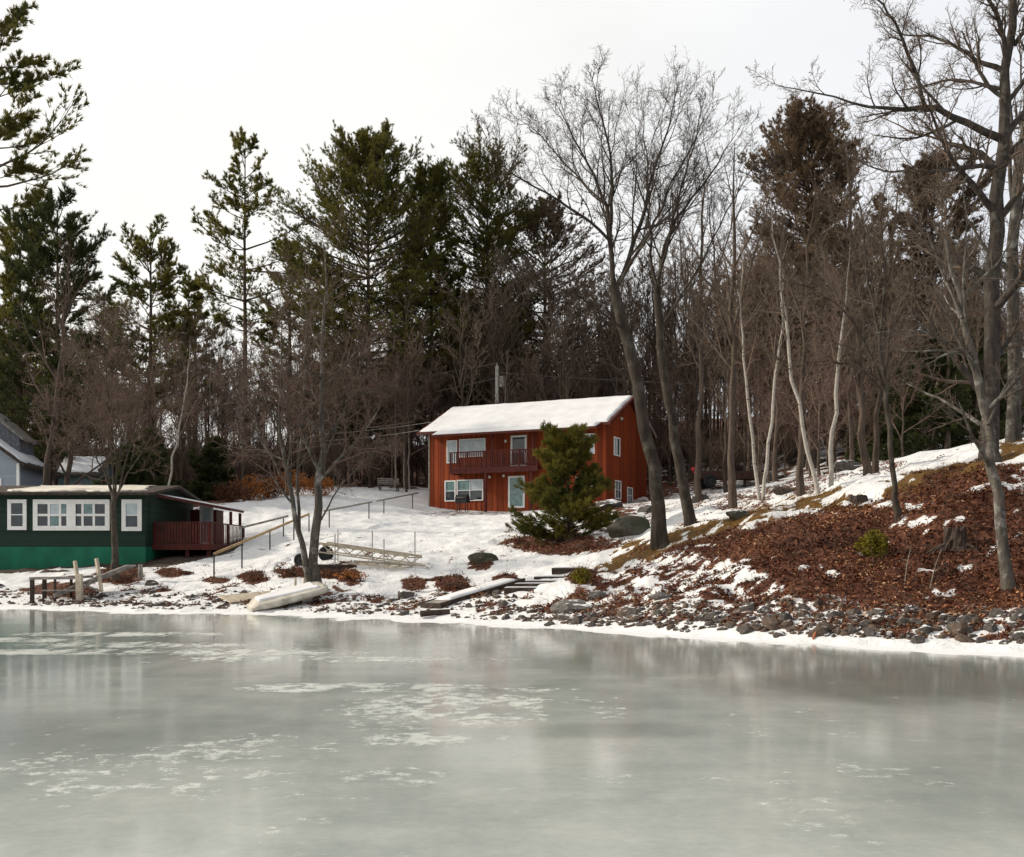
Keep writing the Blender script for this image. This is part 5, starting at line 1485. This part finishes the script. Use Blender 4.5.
mb.add([(-.3, 1.503, se + 1.11), (2.9, 1.503, se + 1.11), (2.9, 3.35, se - .35 * kk + .01), (-.3, 3.35, se - .35 * kk + .01), (-.3, 1.503, se + 1.23), (2.9, 1.503, se + 1.23), (2.9, 3.35, se - .35 * kk + .13), (-.3, 3.35, se - .35 * kk + .13)], [(0, 3, 2, 1), (4, 5, 6, 7), (0, 1, 5, 4), (1, 2, 6, 5), (2, 3, 7, 6), (3, 0, 4, 7)])
sr = mb.build('roof', M['roof_dark'], sh)
snow_sheet('snow_cover', (-.3, -.3, se - .3 * kk + .135), (2.9, -.3, se - .3 * kk + .135), (2.9, 1.5, se + 1.235), (-.3, 1.5, se + 1.235), sr, .12, 24, 14, seed=14, ragged=.15)
mb = MB(); mb.box(.9, 1.7, -.03, -.003, .1, 1.9); mb.build('door', M['wood_grey'], sh)

# ------------------------------------------------------------------ utility pole and lines
PX = at(497, 400, 83); pz = gz(PX.x, PX.y)
pole = thing('utility_pole', 'pale utility pole behind the ridge of the red house', 'utility pole', (PX.x, PX.y, pz))
ph = EYE + (HY - 366) / F * 83 - pz
mb = MB(); mb.rod((0, 0, -.3), (0, 0, ph), .19, .13, 12); mb.build('shaft', M['pole_grey'], pole, smooth=False)
mb = MB(); mb.rod((.38, -.1, ph - 1.6), (.38, -.1, ph - .8), .2, .2, 12); mb.build('transformer', M['galv'], pole)
mb = MB(); mb.bar((0, 0, ph - 1.3), (.3, -.08, ph - 1.3), .06, .06); mb.build('bracket', M['metal_dark'], pole)
mb = MB(); mb.rod((0, 0, ph), (0, 0, ph + .25), .04, .03); mb.build('insulator', M['galv'], pole)


def line(a, b, sag, label, r=.012):
    a = np.array(a); b = np.array(b); t = np.linspace(0, 1, 24)[:, None]
    P = a + (b - a) * t; P[:, 2] -= sag * 4 * (t * (1 - t))[:, 0]
    v, q = tubes([(P[None], np.full((1, 24), r), 5)])
    tag(mesh_obj('power_line', np_mesh('power_line', v, q, smooth=True), M['galv']), label, 'cable')


top = np.array((PX.x, PX.y, pz + ph))
line(top + [0, 0, .2], at(-60, 425, 88), .8, 'highest power line running left from the utility pole', .009)
line(top + [0, 0, -.9], at(-60, 462, 86), .9, 'second power line below the highest one left of the pole', .009)
line(house.matrix_basis @ Vector((-oh_s, 2.0, EH + 1.0)), at(250, 436, 86), .3, 'pale service cable reaching the left gable of the red house', .016)
line(house.matrix_basis @ Vector((-oh_s, .6, EH + .3)), at(250, 441, 86), .35, 'lower pale service cable at the left eave of the red house', .014)
line(top + [.1, 0, -.5], at(1100, 385, 80), .6, 'power line crossing behind the maples and birches right of the pole', .008)

# ------------------------------------------------------------------ handrails on the snow slope
def rail(pts, posts, label, mr, mp='metal_dark', ph=.9, r=.03, mid=False):
    """pts: rail ends (picture x, y, depth) ; posts: picture x positions along it"""
    A = [at(*p) for p in pts]
    o = A[0].copy(); o.z = gz(o.x, o.y)
    t = thing('handrail', label, 'handrail', o)
    mb = MB()
    for a, b in zip(A, A[1:]): mb.bar(a - o, b - o, .07, .09)
    mb.build('rail', M[mr], t)
    for f in posts:
        p = A[0].lerp(A[-1], f); g = gz(p.x, p.y)
        mb = MB(); mb.rod(Vector((p.x, p.y, min(g, p.z - .5) - .15)) - o, p - o, r, r, 8); mb.build('post', M[mp], t)
    return t


def onslope(px, py, h=.9):
    """picture point of a rail h above the ground: depth found by marching"""
    Y = np.arange(30, 95, .1); X = (px - HX) / F * Y; Z = EYE + (HY - py) / F * Y - h
    w = np.nonzero(Z <= terrain(X, Y))[0]; i = w[0] if len(w) else len(Y) - 1
    return (px, py, float(Y[i]))


rail([onslope(214, 554), onslope(309, 514)], [0, .24, .52, .8, 1.0], 'tan wooden handrail climbing from the shore past the cottage deck', 'wood_tan')
rail([onslope(240, 528), onslope(288, 516)], [.05, .9], 'short grey handrail leading up from the cottage deck', 'wood_grey')
rail([onslope(324, 511), onslope(372, 502)], [.1, .93], 'grey handrail in the middle of the snow slope', 'wood_grey')
rail([onslope(377, 501), onslope(418, 493)], [.15, .85], 'grey handrail ending at the red house', 'wood_grey')

# ------------------------------------------------------------------ dock frame parked on the snow
O = hit(364, 568)
t = thing('dock_frame', 'pale metal dock frame with upright poles parked on the snow', 'dock', O, R(-14))
mb = MB()
x0, x1, ya, yb = -2.1, 1.7, 0.0, 1.5


def zt(x): return .95 - (x - x0) / (x1 - x0) * .52


for y in (ya, yb):
    mb.bar((x0, y, zt(x0)), (x1, y, zt(x1)), .06, .09); mb.bar((x0, y, zt(x0) - .32), (x1, y, zt(x1) - .3), .05, .05)
    n = 9
    for i in range(n):
        a = x0 + (x1 - x0) * i / n; b = x0 + (x1 - x0) * (i + 1) / n
        mb.bar((a, y, zt(a) - (0 if i % 2 else .32)), (b, y, zt(b) - (.32 if i % 2 else 0)), .03, .03)
for i in range(8):
    x = x0 + (x1 - x0) * i / 7; mb.bar((x, ya + .03, zt(x) - .05), (x, yb - .03, zt(x) - .05), .05, .05)
mb.build('frame', M['wood_pale'], t)
for (x, y, h) in ((-1.7, 1.6, 1.45), (-1.1, -.08, 1.25), (-.3, 1.6, 1.4), (.8, -.08, 1.05), (1.4, 1.6, 1.35), (-1.95, -.08, 1.5)):
    mb = MB(); mb.rod((x, y, -.35), (x, y, h), .022, .022, 8); mb.build('pole', M['galv'], t)
O2 = hit(380, 571)
t = thing('dock_frame', 'lower dock frame lying flat in front of the one with poles', 'dock', (O2.x, O2.y, O2.z + .05), R(-10))
mb = MB(); mb.bar((-1.2, 0, .2), (.9, 0, .02), .05, .08); mb.bar((-1.2, .7, .26), (1.5, .7, .1), .05, .08)
for i in range(6): mb.bar((-1.1 + i * .38, .03, .18 - i * .03), (-1.1 + i * .42, .67, .22 - i * .03), .04, .04)
mb.build('frame', M['wood_pale'], t)


def wheel(px, py, r, label, tilt=.2):
    p = hit(px, py)
    t = thing('wheel', label, 'wheel', (p.x, p.y, p.z + r * .8), tilt)
    bm = bmesh.new(); n, m = 28, 12; rr = r * .26
    vs = [[bm.verts.new(((r - rr + rr * math.cos(b)) * math.cos(a), rr * .9 * math.sin(b), (r - rr + rr * math.cos(b)) * math.sin(a))) for b in [2 * math.pi * j / m for j in range(m)]] for a in [2 * math.pi * i / n for i in range(n)]]
    for i in range(n):
        for j in range(m): bm.faces.new((vs[i][j], vs[(i + 1) % n][j], vs[(i + 1) % n][(j + 1) % m], vs[i][(j + 1) % m]))
    bmesh.ops.recalc_face_normals(bm, faces=bm.faces)
    me = bpy.data.meshes.new('tyre'); bm.to_mesh(me); bm.free(); mesh_obj('tyre', me, M['rubber'], t)
    mb = MB(); mb.rod((0, -.05, 0), (0, .05, 0), r * .52, r * .52, 20); mb.rod((0, -.09, 0), (0, -.05, 0), r * .18, r * .22, 12); mb.build('rim', M['metal_dark'], t)
    return t


wheel(326, 560, .30, 'black dock wheel standing on the snow right of the two-stemmed tree')
wheel(300, 566, .26, 'black dock wheel half hidden left of the two-stemmed tree', -.3)
O = hit(335, 571)
t = thing('plank_pile', 'dark weathered planks lying on the snow behind the two-stemmed tree', 'planks', O, R(-6))
for k, (a, b, y, z) in enumerate([(-1.0, .65, .35, .24), (-.9, .5, .05, .20), (-.4, 1.5, -.3, .05), (-1.0, .6, .6, .20), (-.3, 1.3, -.05, .05)]):
    mb = MB(); mb.box(a, b, y, y + .26, z - .16, z); mb.build('plank', M['wood_dark'], t, .01)

# ------------------------------------------------------------------ overturned boat and panel
A = Vector(hit(248, 611)); B = Vector(hit(324, 596)); B = at(325, 591, A.y + 1.1)
A.z = gz(A.x, A.y) + .03
Bg = gz(B.x, B.y)
d = Vector((B.x - A.x, B.y - A.y, 0)); L = d.length
boat = thing('rowboat', 'low white overturned boat with snow on its flat bottom at the shore', 'boat', ((A.x + B.x) / 2, (A.y + B.y) / 2, (A.z + Bg) / 2 + .12), math.atan2(d.y, d.x))
boat.rotation_euler = (R(8), -math.atan2(Bg + .26 - A.z, L), math.atan2(d.y, d.x))
k = 22; V = []; prof = [(-.90, 0), (-.97, .05), (-1.0, .12), (-.95, .18), (-.86, .205), (-.4, .215), (0, .22), (.4, .215), (.86, .205), (.95, .18), (1.0, .12), (.97, .05), (.90, 0)]
for i in range(k):
    s = i / (k - 1); x = (s - .5) * L
    wb = .70 * (1 - max(0, (.45 - s) / .45) ** 2.6 * .6) * (1 - max(0, (s - .88) / .12) ** 2 * .30)
    for (a, z) in prof: V.append((x, a * wb, z * (1.0 if s > .06 else .6)))
n = len(prof); Q = []
for i in range(k - 1):
    for j in range(n - 1): Q.append((i * n + j, (i + 1) * n + j, (i + 1) * n + j + 1, i * n + j + 1))
    Q.append((i * n + n - 1, (i + 1) * n + n - 1, (i + 1) * n, i * n))
me = bpy.data.meshes.new('hull'); me.from_pydata(V, [], Q + [tuple(range(n)), tuple((k - 1) * n + j for j in range(n - 1, -1, -1))]); me.update()
for p_ in me.polygons: p_.use_smooth = len(p_.vertices) == 4
hull = mesh_obj('hull', me, M['boat_hull'], boat)
mb = MB(); mb.box(-L * .47, -L * .34, -.34, -.30, .03, .09); mb.build('rub_strip', M['orange_paint'], boat)
snow_sheet('snow_cover', (-L / 2 + .14, -.30, .213), (L / 2 - .10, -.54, .213), (L / 2 - .10, .56, .213), (-L / 2 + .14, .34, .213), boat, .06, 34, 14, seed=20, ragged=.10)
P_ = hit(246, 602)
t = thing('plywood_sheet', 'pale plywood sheet lying on the bank behind the overturned boat', 'board', (P_.x, P_.y + .6, P_.z + .12), R(30))
t.rotation_euler = (R(12), R(-4), R(38))
mb = MB(); mb.box(-.9, 1.1, -.45, .45, 0, .035); mb.build('board', M['wood_pale'], t)
mb = MB(); mb.box(-.85, 1.05, -.40, -.32, -.08, -.003); mb.box(-.85, 1.05, .32, .40, -.08, -.003); mb.build('batten', M['wood_tan'], t)
for i, (px, lab) in enumerate([(295, 'short pale stake left of its twin behind the overturned boat'), (304, 'short pale stake at the root of the two-stemmed tree')]):
    p = hit(px, 588); t = MB(); t.rod((0, 0, -.1), (.02, 0, .32), .045, .04, 8); o = t.build('stake', M['wood_pale']); o.location = p; tag(o, lab, 'stake')

# ------------------------------------------------------------------ ramp and steps
A = at(430, 611, 31.2); B = at(515, 596, 33.6); A.z = gz(A.x, A.y) + .12; B.z = max(gz(B.x, B.y) + .14, B.z)
d = B - A
t = thing('wooden_ramp', 'dark wooden dock ramp with snow on top lying at the shore', 'ramp', A, math.atan2(d.y, d.x))
Lh = math.hypot(d.x, d.y); t.rotation_euler = (0, -math.atan2(d.z, Lh), math.atan2(d.y, d.x)); Lr = d.length
mb = MB(); mb.box(0, Lr, -.45, -.37, -.18, .04); mb.box(0, Lr, .37, .45, -.18, .04); mb.box(0, .07, -.365, .365, -.16, .03); mb.box(Lr - .07, Lr, -.365, .365, -.16, .03); mb.build('beam', M['wood_dark'], t)
mb = MB(); x = .08
while x < Lr - .2: mb.box(x, x + .14, -.36, .36, -.02, .02); x += .155
mb.build('deck_board', M['wood_grey'], t)
snow_sheet('snow_cover', (.35, -.36, .022), (Lr - .05, -.36, .022), (Lr - .05, .40, .022), (.35, .40, .022), t, .06, 30, 8, seed=22, ragged=.08)
p = hit(433, 617)
mb = MB(); mb.rod((-.35, 0, .08), (.45, .12, .14), .09, .07, 9); o = mb.build('driftwood_log', M['wood_dark']); o.location = p; tag(o, 'dark driftwood log at the low end of the wooden ramp', 'log')
S0 = hit(527, 591); S1 = hit(572, 571)
t = thing('steps', 'wooden steps climbing the snowy bank from the ramp', 'steps', S0, 0)
ax = (S1 - S0); yaw = math.atan2(ax.y, ax.x)
for i in range(6):
    q = S0.lerp(S1, i / 5); q.z = gz(q.x, q.y); q = q - S0
    mb = MB(); w = .66
    mb.box(q.x - w, q.x + w, q.y - .07, q.y + .07, q.z - .12, q.z + .09); st_ = mb.build('tread', M['wood_dark'], t, .01)
    snow_sheet('snow_cover', (q.x - w, q.y + .0, q.z + .09), (q.x + w, q.y + .0, q.z + .09), (q.x + w, q.y + .065, q.z + .09), (q.x - w, q.y + .065, q.z + .09), st_, .03, 14, 4, seed=30 + i, inset=.004)

# ------------------------------------------------------------------ old pier by the cottage
O = hit(54, 602)
t = thing('old_pier', 'broken grey wooden pier leaning on the rocks before the cottage', 'pier', O, R(3))
sc_ = O.y / F


def lp(px, py, dy=0.0): return Vector(((px - 54) * sc_, dy, (602 - py) * sc_))


mb = MB(); mb.bar(lp(30, 578.5), lp(76, 578), .10, .09); mb.bar(lp(42, 590.5, .02), lp(78, 590.5, .02), .05, .05); mb.bar(lp(30, 579, 1.1), lp(82, 577, 1.1), .10, .09)
for px in (34, 44, 54, 64, 74): mb.bar(lp(px, 577.6, .05), lp(px, 577.6, 1.08), .16, .03)
mb.build('platform', M['wood_grey'], t)
for (px, w, y) in ((32, .12, .06), (43, .05, .05), (54.5, .07, .05), (33, .12, 1.1), (60, .08, 1.1)):
    mb = MB(); mb.bar(lp(px, 606, y), lp(px, 579.5, y), w, w); mb.build('post', M['wood_dark'], t)
mb = MB(); mb.bar(lp(80.5, 606, -.1), lp(79.5, 574, -.1), .20, .20); mb.build('post', M['wood_pale'], t, .01)
for a, b in (((76, 590), (69.5, 561)), ((98, 592), (91, 558.5))):
    mb = MB(); mb.bar(lp(*a, .3), lp(*b, .5), .10, .12); mb.build('brace', M['wood_pale'], t, .01)
mb = MB()
a0, b0_ = lp(56, 594, .2), lp(108, 566, 2.4)
for i in range(5):
    o_ = Vector((0, .24 * i - .3, 0)); mb.bar(a0 + o_, b0_ + o_, .2, .05)
mb.bar(a0 + Vector((0, -.4, -.06)), b0_ + Vector((0, -.4, -.06)), .05, .14)
mb.build('gangway', M['wood_grey'], t)
mb = MB(); mb.bar(lp(83, 585, .1), lp(96, 592, .5), .06, .06); mb.bar(lp(83, 588, .1), lp(97, 572, .5), .06, .06); mb.build('brace', M['wood_grey'], t)
p = hit(140.5, 580); mb = MB(); mb.rod((0, 0, -.2), (0, 0, .62), .095, .085, 10); o = mb.build('mooring_post', M['wood_grey'], None); o.location = p; tag(o, 'grey wooden post standing in the snow before the cottage deck', 'post')

# ------------------------------------------------------------------ bench at the wood edge, cart by the drive
p = hit(389, 491)
t = thing('bench', 'dark slatted wooden bench at the edge of the woods, left of the red house', 'bench', (p.x, p.y, p.z - .03), R(20))
for x in (-.65, .65):
    mb = MB(); mb.bar((x, -.25, 0), (x, -.25, .45), .07, .07); mb.bar((x, .25, 0), (x, .32, .95), .07, .07); mb.bar((x, -.27, .45), (x, .27, .45), .06, .05); mb.build('leg', M['wood_dark'], t)
mb = MB()
for i in range(4): mb.box(-.8, .8, -.25 + i * .13, -.14 + i * .13, .48, .51)
mb.build('seat', M['wood_grey'], t)
mb = MB()
for i in range(3): mb.box(-.8, .8, .22 + i * .012, .25 + i * .012, .58 + i * .14, .68 + i * .14)
mb.build('backrest', M['wood_grey'], t)

p = hit(722, 488); s = p.y / F
t = thing('utility_trailer', 'brown-red utility trailer with a black wheel and a red lamp behind the maple trunks', 'trailer', p, R(4))
mb = MB(); mb.box(-1.7, 2.3, -.75, .75, .55, .62); mb.box(-1.7, 2.3, -.75, -.70, .62, 1.05); mb.box(-1.7, 2.3, .70, .75, .62, 1.05); mb.box(2.25, 2.3, -.697, .697, .62, 1.05); mb.box(-1.7, -1.65, -.697, .697, .62, 1.05); mb.build('body', M['trailer'], t, .01)
for y in (-.86, .86):
    bm = bmesh.new(); n, m_ = 24, 10; r = .42; rr = .11
    vs = [[bm.verts.new((-1.0 + (r - rr + rr * math.cos(b)) * math.cos(a), y + rr * math.sin(b), .40 + (r - rr + rr * math.cos(b)) * math.sin(a))) for b in [2 * math.pi * j / m_ for j in range(m_)]] for a in [2 * math.pi * i / n for i in range(n)]]
    for i in range(n):
        for j in range(m_): bm.faces.new((vs[i][j], vs[(i + 1) % n][j], vs[(i + 1) % n][(j + 1) % m_], vs[i][(j + 1) % m_]))
    bmesh.ops.recalc_face_normals(bm, faces=bm.faces)
    me = bpy.data.meshes.new('wheel'); bm.to_mesh(me); bm.free(); w = mesh_obj('wheel', me, M['rubber'], t)
    mb = MB(); mb.rod((-1.0, y - .06, .40), (-1.0, y + .06, .40), .2, .2, 16); mb.build('rim', M['metal_dark'], w)
mb = MB(); mb.bar((2.3, 0, .58), (3.3, 0, .5), .08, .08); mb.build('drawbar', M['metal_dark'], t)
mb = MB(); mb.rod((-2.05, -.5, 1.18), (-2.05, -.62, 1.18), .11, .11, 14); mb.bar((-2.05, -.55, 1.05), (-1.68, -.55, .6), .05, .05); mb.build('lamp', M['red_lamp'], t)


# ------------------------------------------------------------------ stumps
def stump(px, py, r, h, label, seed):
    p = hit(px, py); rng = np.random.default_rng(seed)
    t = thing('tree_stump', label, 'stump', (p.x, p.y, p.z - .08))
    n = 22; V = []; Fc = []
    an = [2 * math.pi * i / n for i in range(n)]
    for z, f in ((0, 1.5), (.25, 1.12), (.6, 1.0), (1, .95)):
        for i, a in enumerate(an):
            rad = r * f * (1 + .14 * math.sin(5 * a + seed) + .08 * rng.normal()); V.append((rad * math.cos(a), rad * math.sin(a), z * h * (1 + (.30 * rng.random() if z == 1 else 0))))
    for k in range(3):
        for i in range(n): Fc.append((k * n + i, k * n + (i + 1) % n, (k + 1) * n + (i + 1) % n, (k + 1) * n + i))
    V.append((0, 0, h * .8)); c = len(V) - 1
    for i in range(n): Fc.append((3 * n + i, 3 * n + (i + 1) % n, c))
    me = bpy.data.meshes.new('trunk'); me.from_pydata(V, [], Fc); me.update(); mesh_obj('trunk', me, M['wood_dark'], t)
    S = []
    for i in range(5):
        a = rng.random() * 6.28; o = np.array([math.cos(a), math.sin(a), 0]); S.append(resample(np.array([o * r * .9 + [0, 0, h * .35], o * r * 1.9 + [0, 0, h * .15], o * r * 3.0 + [0, 0, -.12]]), np.array([.045, .03, .012]), 6))
    for p_, r_ in S:
        v, q = tubes([(p_[None], r_[None], 6)]); mesh_obj('root', np_mesh('root', v, q, smooth=True), M['bark_grey'], t)


stump(955, 548, .24, .46, 'dark weathered tree stump with bare roots on the bank near the oak', 3)
stump(858, 504, .24, .26, 'low dark stump at the upper edge of the brown bank', 5)
# fallen sticks
for i, (px, py, L_, a, lab) in enumerate([(985, 545, 1.3, .3, 'pale fallen branch right of the weathered stump'), (1000, 552, 1.1, -.1, 'thin pale branch lying near the leaning tree'), (930, 590, .9, 1.2, 'grey stick standing in the leaves below the stump'), (905, 585, .8, 1.3, 'grey stick in the leaves right of the yellow-green bush')]):
    p = hit(px, py); P = np.array([[0, 0, .03], [L_ * .5 * math.cos(a), .15, .09 + L_ * .5 * math.sin(a)], [L_ * math.cos(a), .2, .05 + L_ * math.sin(a)]])
    Q, r_ = resample(P, np.array([.013, .010, .004]), 7); C, CR = spawn(Q[None], r_[None], 4, .3, .95, .7, .2, .4, .3, 4, .1, .02, .6, .004, RNG)
    v, q = tubes([(Q[None], r_[None], 5), (C, CR, 4)]); o = mesh_obj('fallen_branch', np_mesh('fallen_branch', v, q), M['bark_pale']); o.location = p; tag(o, lab, 'branch')
p = hit(816, 640)
mb = MB(); mb.bar((-.04, 0, -.02), (.03, .03, .13), .05, .03); o = mb.build('marker', M['orange_paint'], None); o.location = (p.x, p.y + .1, p.z); tag(o, 'small orange marker stuck among the shore rocks', 'marker')

# ------------------------------------------------------------------ world, sun, camera
SUN_AZ = math.atan2(.16, -.95); SUN_EL = R(27)
sd = Vector((math.cos(SUN_AZ) * math.cos(SUN_EL), math.sin(SUN_AZ) * math.cos(SUN_EL), math.sin(SUN_EL)))
w = bpy.data.worlds.new('World'); bpy.context.scene.world = w; w.use_nodes = True; nt = w.node_tree
bg = nt.nodes['Background']
sky = N(nt, 'ShaderNodeTexSky'); sky.sky_type = 'NISHITA'; sky.sun_disc = False
sky.sun_elevation = SUN_EL; sky.sun_rotation = math.atan2(sd.x, sd.y)
sky.air_density = 1.2; sky.dust_density = 3.0
tc = N(nt, 'ShaderNodeTexCoord')
nrmv = N(nt, 'ShaderNodeVectorMath', operation='NORMALIZE'); nt.links.new(tc.outputs['Generated'], nrmv.inputs[0])
dot = N(nt, 'ShaderNodeVectorMath', operation='DOT_PRODUCT'); nt.links.new(nrmv.outputs[0], dot.inputs[0]); dot.inputs[1].default_value = sd
mp = N(nt, 'ShaderNodeMapping'); mp.inputs['Scale'].default_value = (1, 1, 2.6); nt.links.new(nrmv.outputs[0], mp.inputs[0])
cl = noise(nt, mp.outputs[0], 2.2, 5, .5)
# thin overcast, brighter towards the veiled sun; dimmed behind the camera for contrast
cr = ramp(nt, [(0, (4.3, 4.6, 5.2)), (.30, (5.4, 5.8, 6.4)), (.40, (8.3, 8.6, 9.35)), (.62, (9.7, 9.65, 9.5)), (.78, (11.0, 10.8, 10.2)), (1, (15.5, 14.8, 13.2))], math_n(nt, 'ADD', math_n(nt, 'MULTIPLY', dot.outputs['Value'], .5), .5))
br = math_n(nt, 'ADD', math_n(nt, 'MULTIPLY', cl, .24), .87)
zsp = N(nt, 'ShaderNodeSeparateXYZ'); nt.links.new(nrmv.outputs[0], zsp.inputs[0])      # unseen sky overhead dimmed to weaken the fill light
br = math_n(nt, 'MULTIPLY', br, ramp(nt, [(.50, (1, 1, 1)), (.80, (.62, .62, .62))], zsp.outputs[2]).outputs[0])
sc3 = N(nt, 'ShaderNodeVectorMath', operation='SCALE'); nt.links.new(cr.outputs[0], sc3.inputs[0]); nt.links.new(br, sc3.inputs['Scale'])
cov = math_n(nt, 'ADD', math_n(nt, 'MULTIPLY', cl, .12), .86, True)
mx = mixc(nt, cov, sky.outputs[0], sc3.outputs[0])
nt.links.new(mx, bg.inputs['Color']); bg.inputs['Strength'].default_value = .10
sun = bpy.data.lights.new('sun', 'SUN'); sun.energy = 3.6; sun.angle = R(3); sun.color = (1, .90, .75)
so = bpy.data.objects.new('sun', sun); link(so); so.rotation_euler = (-sd).to_track_quat('-Z', 'Y').to_euler(); so.location = (0, 0, 60)

cam = bpy.data.cameras.new('camera'); co = bpy.data.objects.new('camera', cam); link(co)
co.location = (0, 0, EYE); co.rotation_euler = (R(90), 0, 0)
cam.sensor_fit = 'HORIZONTAL'; cam.sensor_width = 36; cam.lens = 36 * F / 1024; cam.shift_y = (HY - 428.5) / 1024
cam.clip_start = .1; cam.clip_end = 2000
sc = bpy.context.scene
sc.camera = co
sc.view_settings.view_transform = 'Standard'; sc.view_settings.look = 'None'; sc.view_settings.exposure = .08; sc.view_settings.gamma = 1
sc.render.engine = 'CYCLES'
sc.cycles.max_bounces = 5; sc.cycles.diffuse_bounces = 2; sc.cycles.glossy_bounces = 3; sc.cycles.transmission_bounces = 2
sc.cycles.caustics_reflective = False; sc.cycles.caustics_refractive = False
sc.cycles.use_denoising = True
sc.render.film_transparent = False
